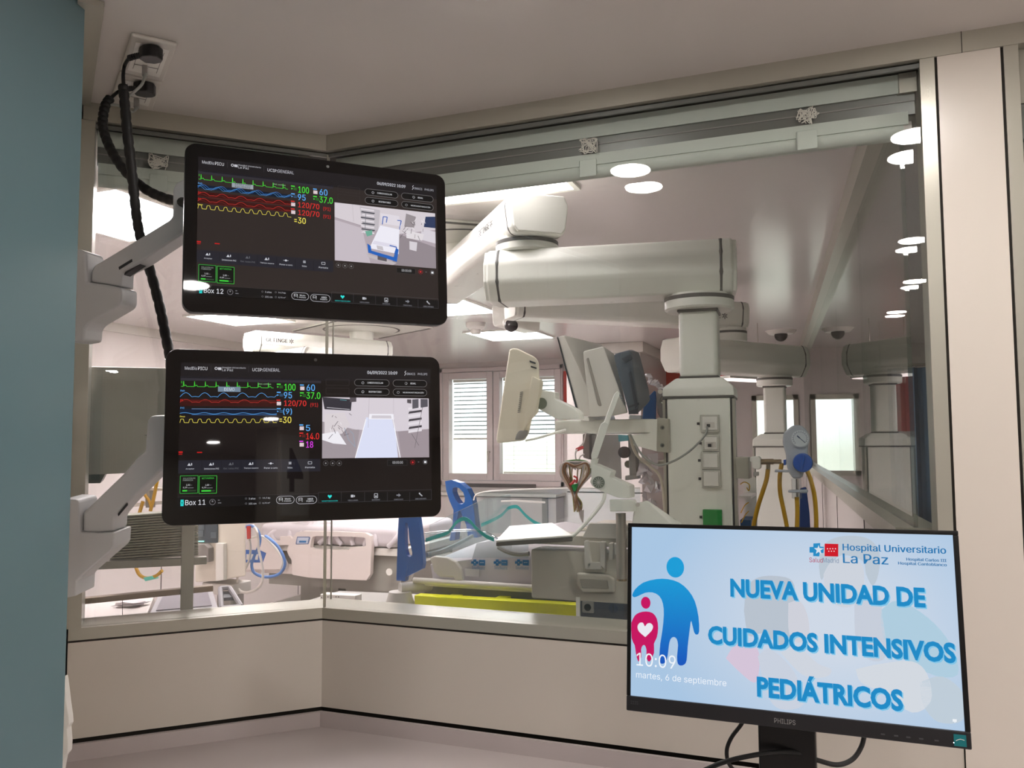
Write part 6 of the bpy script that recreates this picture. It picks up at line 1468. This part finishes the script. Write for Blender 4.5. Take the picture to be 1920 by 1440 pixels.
vhose('breathing_hose', 'blue breathing hose looping beside the ventilator', [(461, 988, V_), (470, 986, V_), (480, 991, V_), (487, 1005, V_), (486, 1022, V_), (477, 1042, V_), (472, 1058, V_), (476, 1073, V_), (492, 1081, V_), (510, 1081, V_), (526, 1074, V_), (534, 1060, V_), (532, 1045, V_), (522, 1026, V_), (508, 1012, V_), (498, 1005, V_ + .05)], .0062, HOSEB, 'breathing hoses of the ventilator')
vhose('breathing_hose', 'white breathing hose hanging in a U below the blue hose', [(446, 1083, V_ - .02), (445, 1098, V_ - .02), (450, 1108, V_ - .02), (462, 1111, V_ - .02), (478, 1106, V_ - .02), (490, 1094, V_ - .02), (493, 1075, V_ - .02), (490, 1052, V_ - .02), (485, 1030, V_ - .02), (484, 1012, V_ - .02), (481, 995, V_ - .02), (474, 985, V_ + .02)], .0056, HOSEW, 'breathing hoses of the ventilator')
vhose('breathing_hose', 'short white hose falling close to the ventilator body under the red tag', [(468, 1010, V_), (470, 1030, V_), (467, 1050, V_), (461, 1066, V_)], .005, HOSEW, 'breathing hoses of the ventilator')
vhose('breathing_hose', 'white hose arching behind the blue loop towards the adult bed', [(472, 1008, V_ + .08), (492, 1006, V_ + .08), (510, 1020, V_ + .08), (524, 1038, V_ + .08), (530, 1054, V_ + .08), (526, 1068, V_ + .08)], .005, HOSEW, 'breathing hoses of the ventilator')

# ================================================================== STAINLESS RACK close behind the narrow window
t = thing('steel_rack', 'stainless steel rack with a blank panel and slatted bin close behind the narrow window', 'rack', lpx(250, 1100, .22) * 1.0)
def lp(pts, o): return [lpx(x, y, o) for x, y in pts]
MB(STEELV).prism(lp([(100, 686), (318, 690), (322, 884), (100, 893)], .24), LN * .02, STEELV, .002).build('blank_panel', t)
MB(STEEL, DGREY).prism(lp([(100, 893), (197, 889), (188, 906), (100, 908)], .25), LN * .2, mat('dark_green_metal', (58, 64, 56), .4)).build('panel_foot', t)
m = MB(STEEL)
for k in range(18):
    y = 966 + k * 4.8; dx = 3 * math.sin(k * 1.7)
    m.prism(lp([(205, y - .2 + 3), (372, y - 9), (372, y - 6.4), (205, y + 2.4 + 3)], .26 - .002 * (k % 3)), LN * .13 + Vector((0, 0, -.004)), STEEL)
m.build('slats', t)
m = MB(STEELV).prism(lp([(60, 1058), (343, 1047), (388, 1044), (388, 1058), (343, 1061), (60, 1074)], .22), LN * .03, STEELV, .002); m.build('shelf_rail', t)
m = MB(STEEL).prism(lp([(60, 1132), (400, 1098), (400, 1109), (60, 1143)], .22), LN * .03, mat('bronze_steel', (140, 122, 104), .35, .7), .002); m.build('lower_rail', t)
a = lpx(353, 1000, .2); b_ = lpx(353, 1146, .2)
wv = LA * ((lpx(341, 1060, .2) - lpx(365, 1060, .2)).length / 2)
MB(STEELV).prism([a - wv - Vector((0, 0, a.z)), a + wv - Vector((0, 0, a.z)), a + wv + LN * .025 - Vector((0, 0, a.z)), a - wv + LN * .025 - Vector((0, 0, a.z))], (0, 0, lpx(350, 960, .2).z), STEELV, .002).build('post', t)
p2 = lw(1.2, .22); MB(STEELV).prism([p2, p2 + LA * .03, p2 + LA * .03 + LN * .025, p2 + LN * .025], (0, 0, 1.75), STEELV).build('post', t)
# tray trolley under it
t = thing('tray_trolley', 'pale trolley with a sloping grey instrument tray, low behind the narrow window', 'trolley', lw(.35, .6) + Vector((0, 0, 0)))
def trp(pts, z): return [onz(x, y, z) for x, y in pts]
tray = [lpx(278, 1152, .30), lpx(410, 1140, .30), lpx(396, 1096, .52), lpx(300, 1108, .52)]
MB(LGREY).prism(tray, (0, 0, -.02), mat('tray_rim', (172, 168, 172), .4), .006).build('tray_rim', t)
c = sum(tray, Vector()) / 4
MB(mat('tray_violet_grey', (132, 126, 134), .3)).prism([c + (p - c) * .8 + Vector((0, 0, .0008)) for p in tray], (0, 0, .002)).build('tray_liner', t)
h = [lpx(413, 1103, .42), lpx(430, 1102, .42), lpx(452, 1137, .34), lpx(415, 1140, .34)]
m = MB(LGREY); 
for p, q in zip(h, h[1:] + h[:1]): m.tube([p, q], .008, mat('tray_rim', (172, 168, 172), .4), 8, 1)
m.prism([h[0] + Vector((0, 0, -.01)), h[1] + Vector((0, 0, -.01)), (h[1] + h[2]) / 2, (h[0] + h[3]) / 2], (0, 0, -.01), DGREY)
m.build('side_frame', t)
lo = min(p.z for p in tray) - .02
MB(WARDW).prism([Vector((p.x, p.y, .1)) for p in tray], (0, 0, lo - .105), WARDW).build('cabinet', t)
for q in tray: MB(DGREY).cyl((c.x + (q.x - c.x) * .8, c.y + (q.y - c.y) * .8, 0), (c.x + (q.x - c.x) * .8, c.y + (q.y - c.y) * .8, .1), .02).build('foot', t)
# folded white cloth on a low white cabinet next to it
t = thing('low_cabinet', 'low white cabinet with a folded cloth, beside the tray trolley at the pillar end', 'cabinet', lw(.9, .6))
cb_ = [lpx(60, 1168, .30), lpx(276, 1150, .30), lpx(290, 1112, .62), lpx(100, 1130, .62)]
ztop = min(p.z for p in cb_)
MB(WARDW).prism([Vector((p.x, p.y, .05)) for p in cb_], (0, 0, ztop - .05), WARDW, .004).build('body', t)
MB(GAP).prism([lpx(229, 1121, .299), lpx(230, 1121, .299), lpx(230, 1155, .299), lpx(229, 1155, .299)], LN * .001, GAP).build('door_seam', t)
rnd = random.Random(8); m = MB(SHEET); cc = (cb_[1] + cb_[2]) / 2 * .5 + (cb_[0] + cb_[3]) / 2 * .5; cc = cc * .35 + (cb_[1] + cb_[2]) / 2 * .65
for k in range(5): m.hull([Vector((cc.x + rnd.uniform(-.05, .05), cc.y + rnd.uniform(-.05, .05), ztop + rnd.uniform(0, .02))) for _ in range(7)], SHEET)
m.build('folded_cloth', t)
# things far behind the rack
hose2 = lambda lab, P, r, m: tag(MB(m).tube([at(x, y, 4.47) for x, y in P], r, m, 8, 6).build('gas_hose'), lab, 'hose', 'yellow gas hoses')
hose2('yellow hose sagging in a bow low behind the steel rack', [(268, 940), (252, 1000), (250, 1045), (255, 1064), (262, 1078), (275, 1084), (292, 1080), (304, 1070)], .012, HOSED)
hose2('yellow hose crossing behind the lower arm, above the slatted bin', [(262, 905), (270, 925), (280, 940), (284, 955)], .01, HOSED)
hose2('upright yellow hose next to the lower display edge, above the slatted bin', [(296, 895), (292, 915), (288, 935), (282, 958)], .012, HOSED)
t = thing('wall_rail_unit', 'pale equipment rail on the ward wall seen between the arm and the lower display', 'rail', at(290, 940, 4.5))
MB(LGREY).prism([at(x, y, 4.5) for x, y in ((268, 914), (340, 918), (340, 922), (268, 919))], (0, .1, 0), LGREY).prism([at(x, y, 4.5) for x, y in ((272, 920), (280, 920), (281, 952), (273, 952))], (0, .05, 0), MGREY).prism([at(x, y, 4.55) for x, y in ((245, 944), (340, 936), (340, 942), (245, 951))], (0, .04, 0), LGREY).build('rail_body', t)
tag(MB(mat('turquoise_plastic', (80, 190, 170), .4)).prism([at(x, y, 4.45) for x, y in ((268, 1083), (284, 1080), (288, 1086), (272, 1090))], (0, .05, 0), None, .003).build('turquoise_connector'), 'small turquoise connector on the sagging yellow hose', 'connector')

# socket strip seen at the corner of the two windows
t = thing('socket_strip', 'beige multi-socket strip lying behind the window corner', 'socket strip', at(640, 1122, 2.9))
MB(LGREY).prism([at(x, y, 2.9) for x, y in ((600, 1114), (666, 1117), (666, 1132), (600, 1130))], (0, .05, 0), LGREY, .003).prism([at(x, y, 2.92) for x, y in ((560, 1131), (745, 1140), (745, 1160), (560, 1150))], (0, .3, 0), MGREY).build('strip_body', t)
m = MB(INK)
for x, y in ((603, 1120), (615, 1119), (630, 1119), (635, 1119), (632, 1124), (618, 1124), (605, 1124)): m.lathe(at(x, y, 2.899), [(0, .0024), (.001, .0024)], INK, (0, -1, 0), 8)
m.build('outlets', t)
z_ = at(650, 1145, 2.95).z
MB(MGREY).span((at(580, 1140, 2.95).x, 2.95, 0), (at(740, 1140, 2.95).x, 3.2, z_ - .01), MGREY).build('base_block', t)

# ================================================================== DESK SIDE, behind the camera: seen only as reflections
tag(MB(WHITE, INK).span((4.06, -3.598, 1.55), (4.46, -3.58, 2.4), WHITE).lettering('4', (4.38, -3.579, 1.8), (-1, 0, 0), (0, 0, 1), .24, .46, INK, .03).build('notice_board'), 'white board with a large 4, far behind the desk, mirrored in the lower display', 'board')

t = thing('blue_curtain', 'blue grey pleated curtain beyond the tinted side partition', 'curtain', (0.75, 7.2, 0))
m = MB(mat('blue_grey_curtain', (92, 120, 150), .8)); n_ = 26; P = []
for k in range(n_ + 1): P.append((0.35 + 0.8 * k / n_, 7.2 + 0.03 * math.sin(k * 1.9)))
for (xa_, ya_), (xb2, yb2) in zip(P, P[1:]): m.prism([(xa_, ya_, .15), (xb2, yb2, .15), (xb2, yb2 + .006, .15), (xa_, ya_ + .006, .15)], (0, 0, 1.95))
m.build('cloth', t, sharp=60)
MB(CHROME).cyl((0.25, 7.2, 2.12), (1.3, 7.2, 2.12), .012, CHROME, 10).cyl((0.3, 7.2, 2.12), (0.3, 7.2, ZC), .008, CHROME, 8).cyl((1.25, 7.2, 2.12), (1.25, 7.2, ZC), .008, CHROME, 8).build('curtain_rail', t)
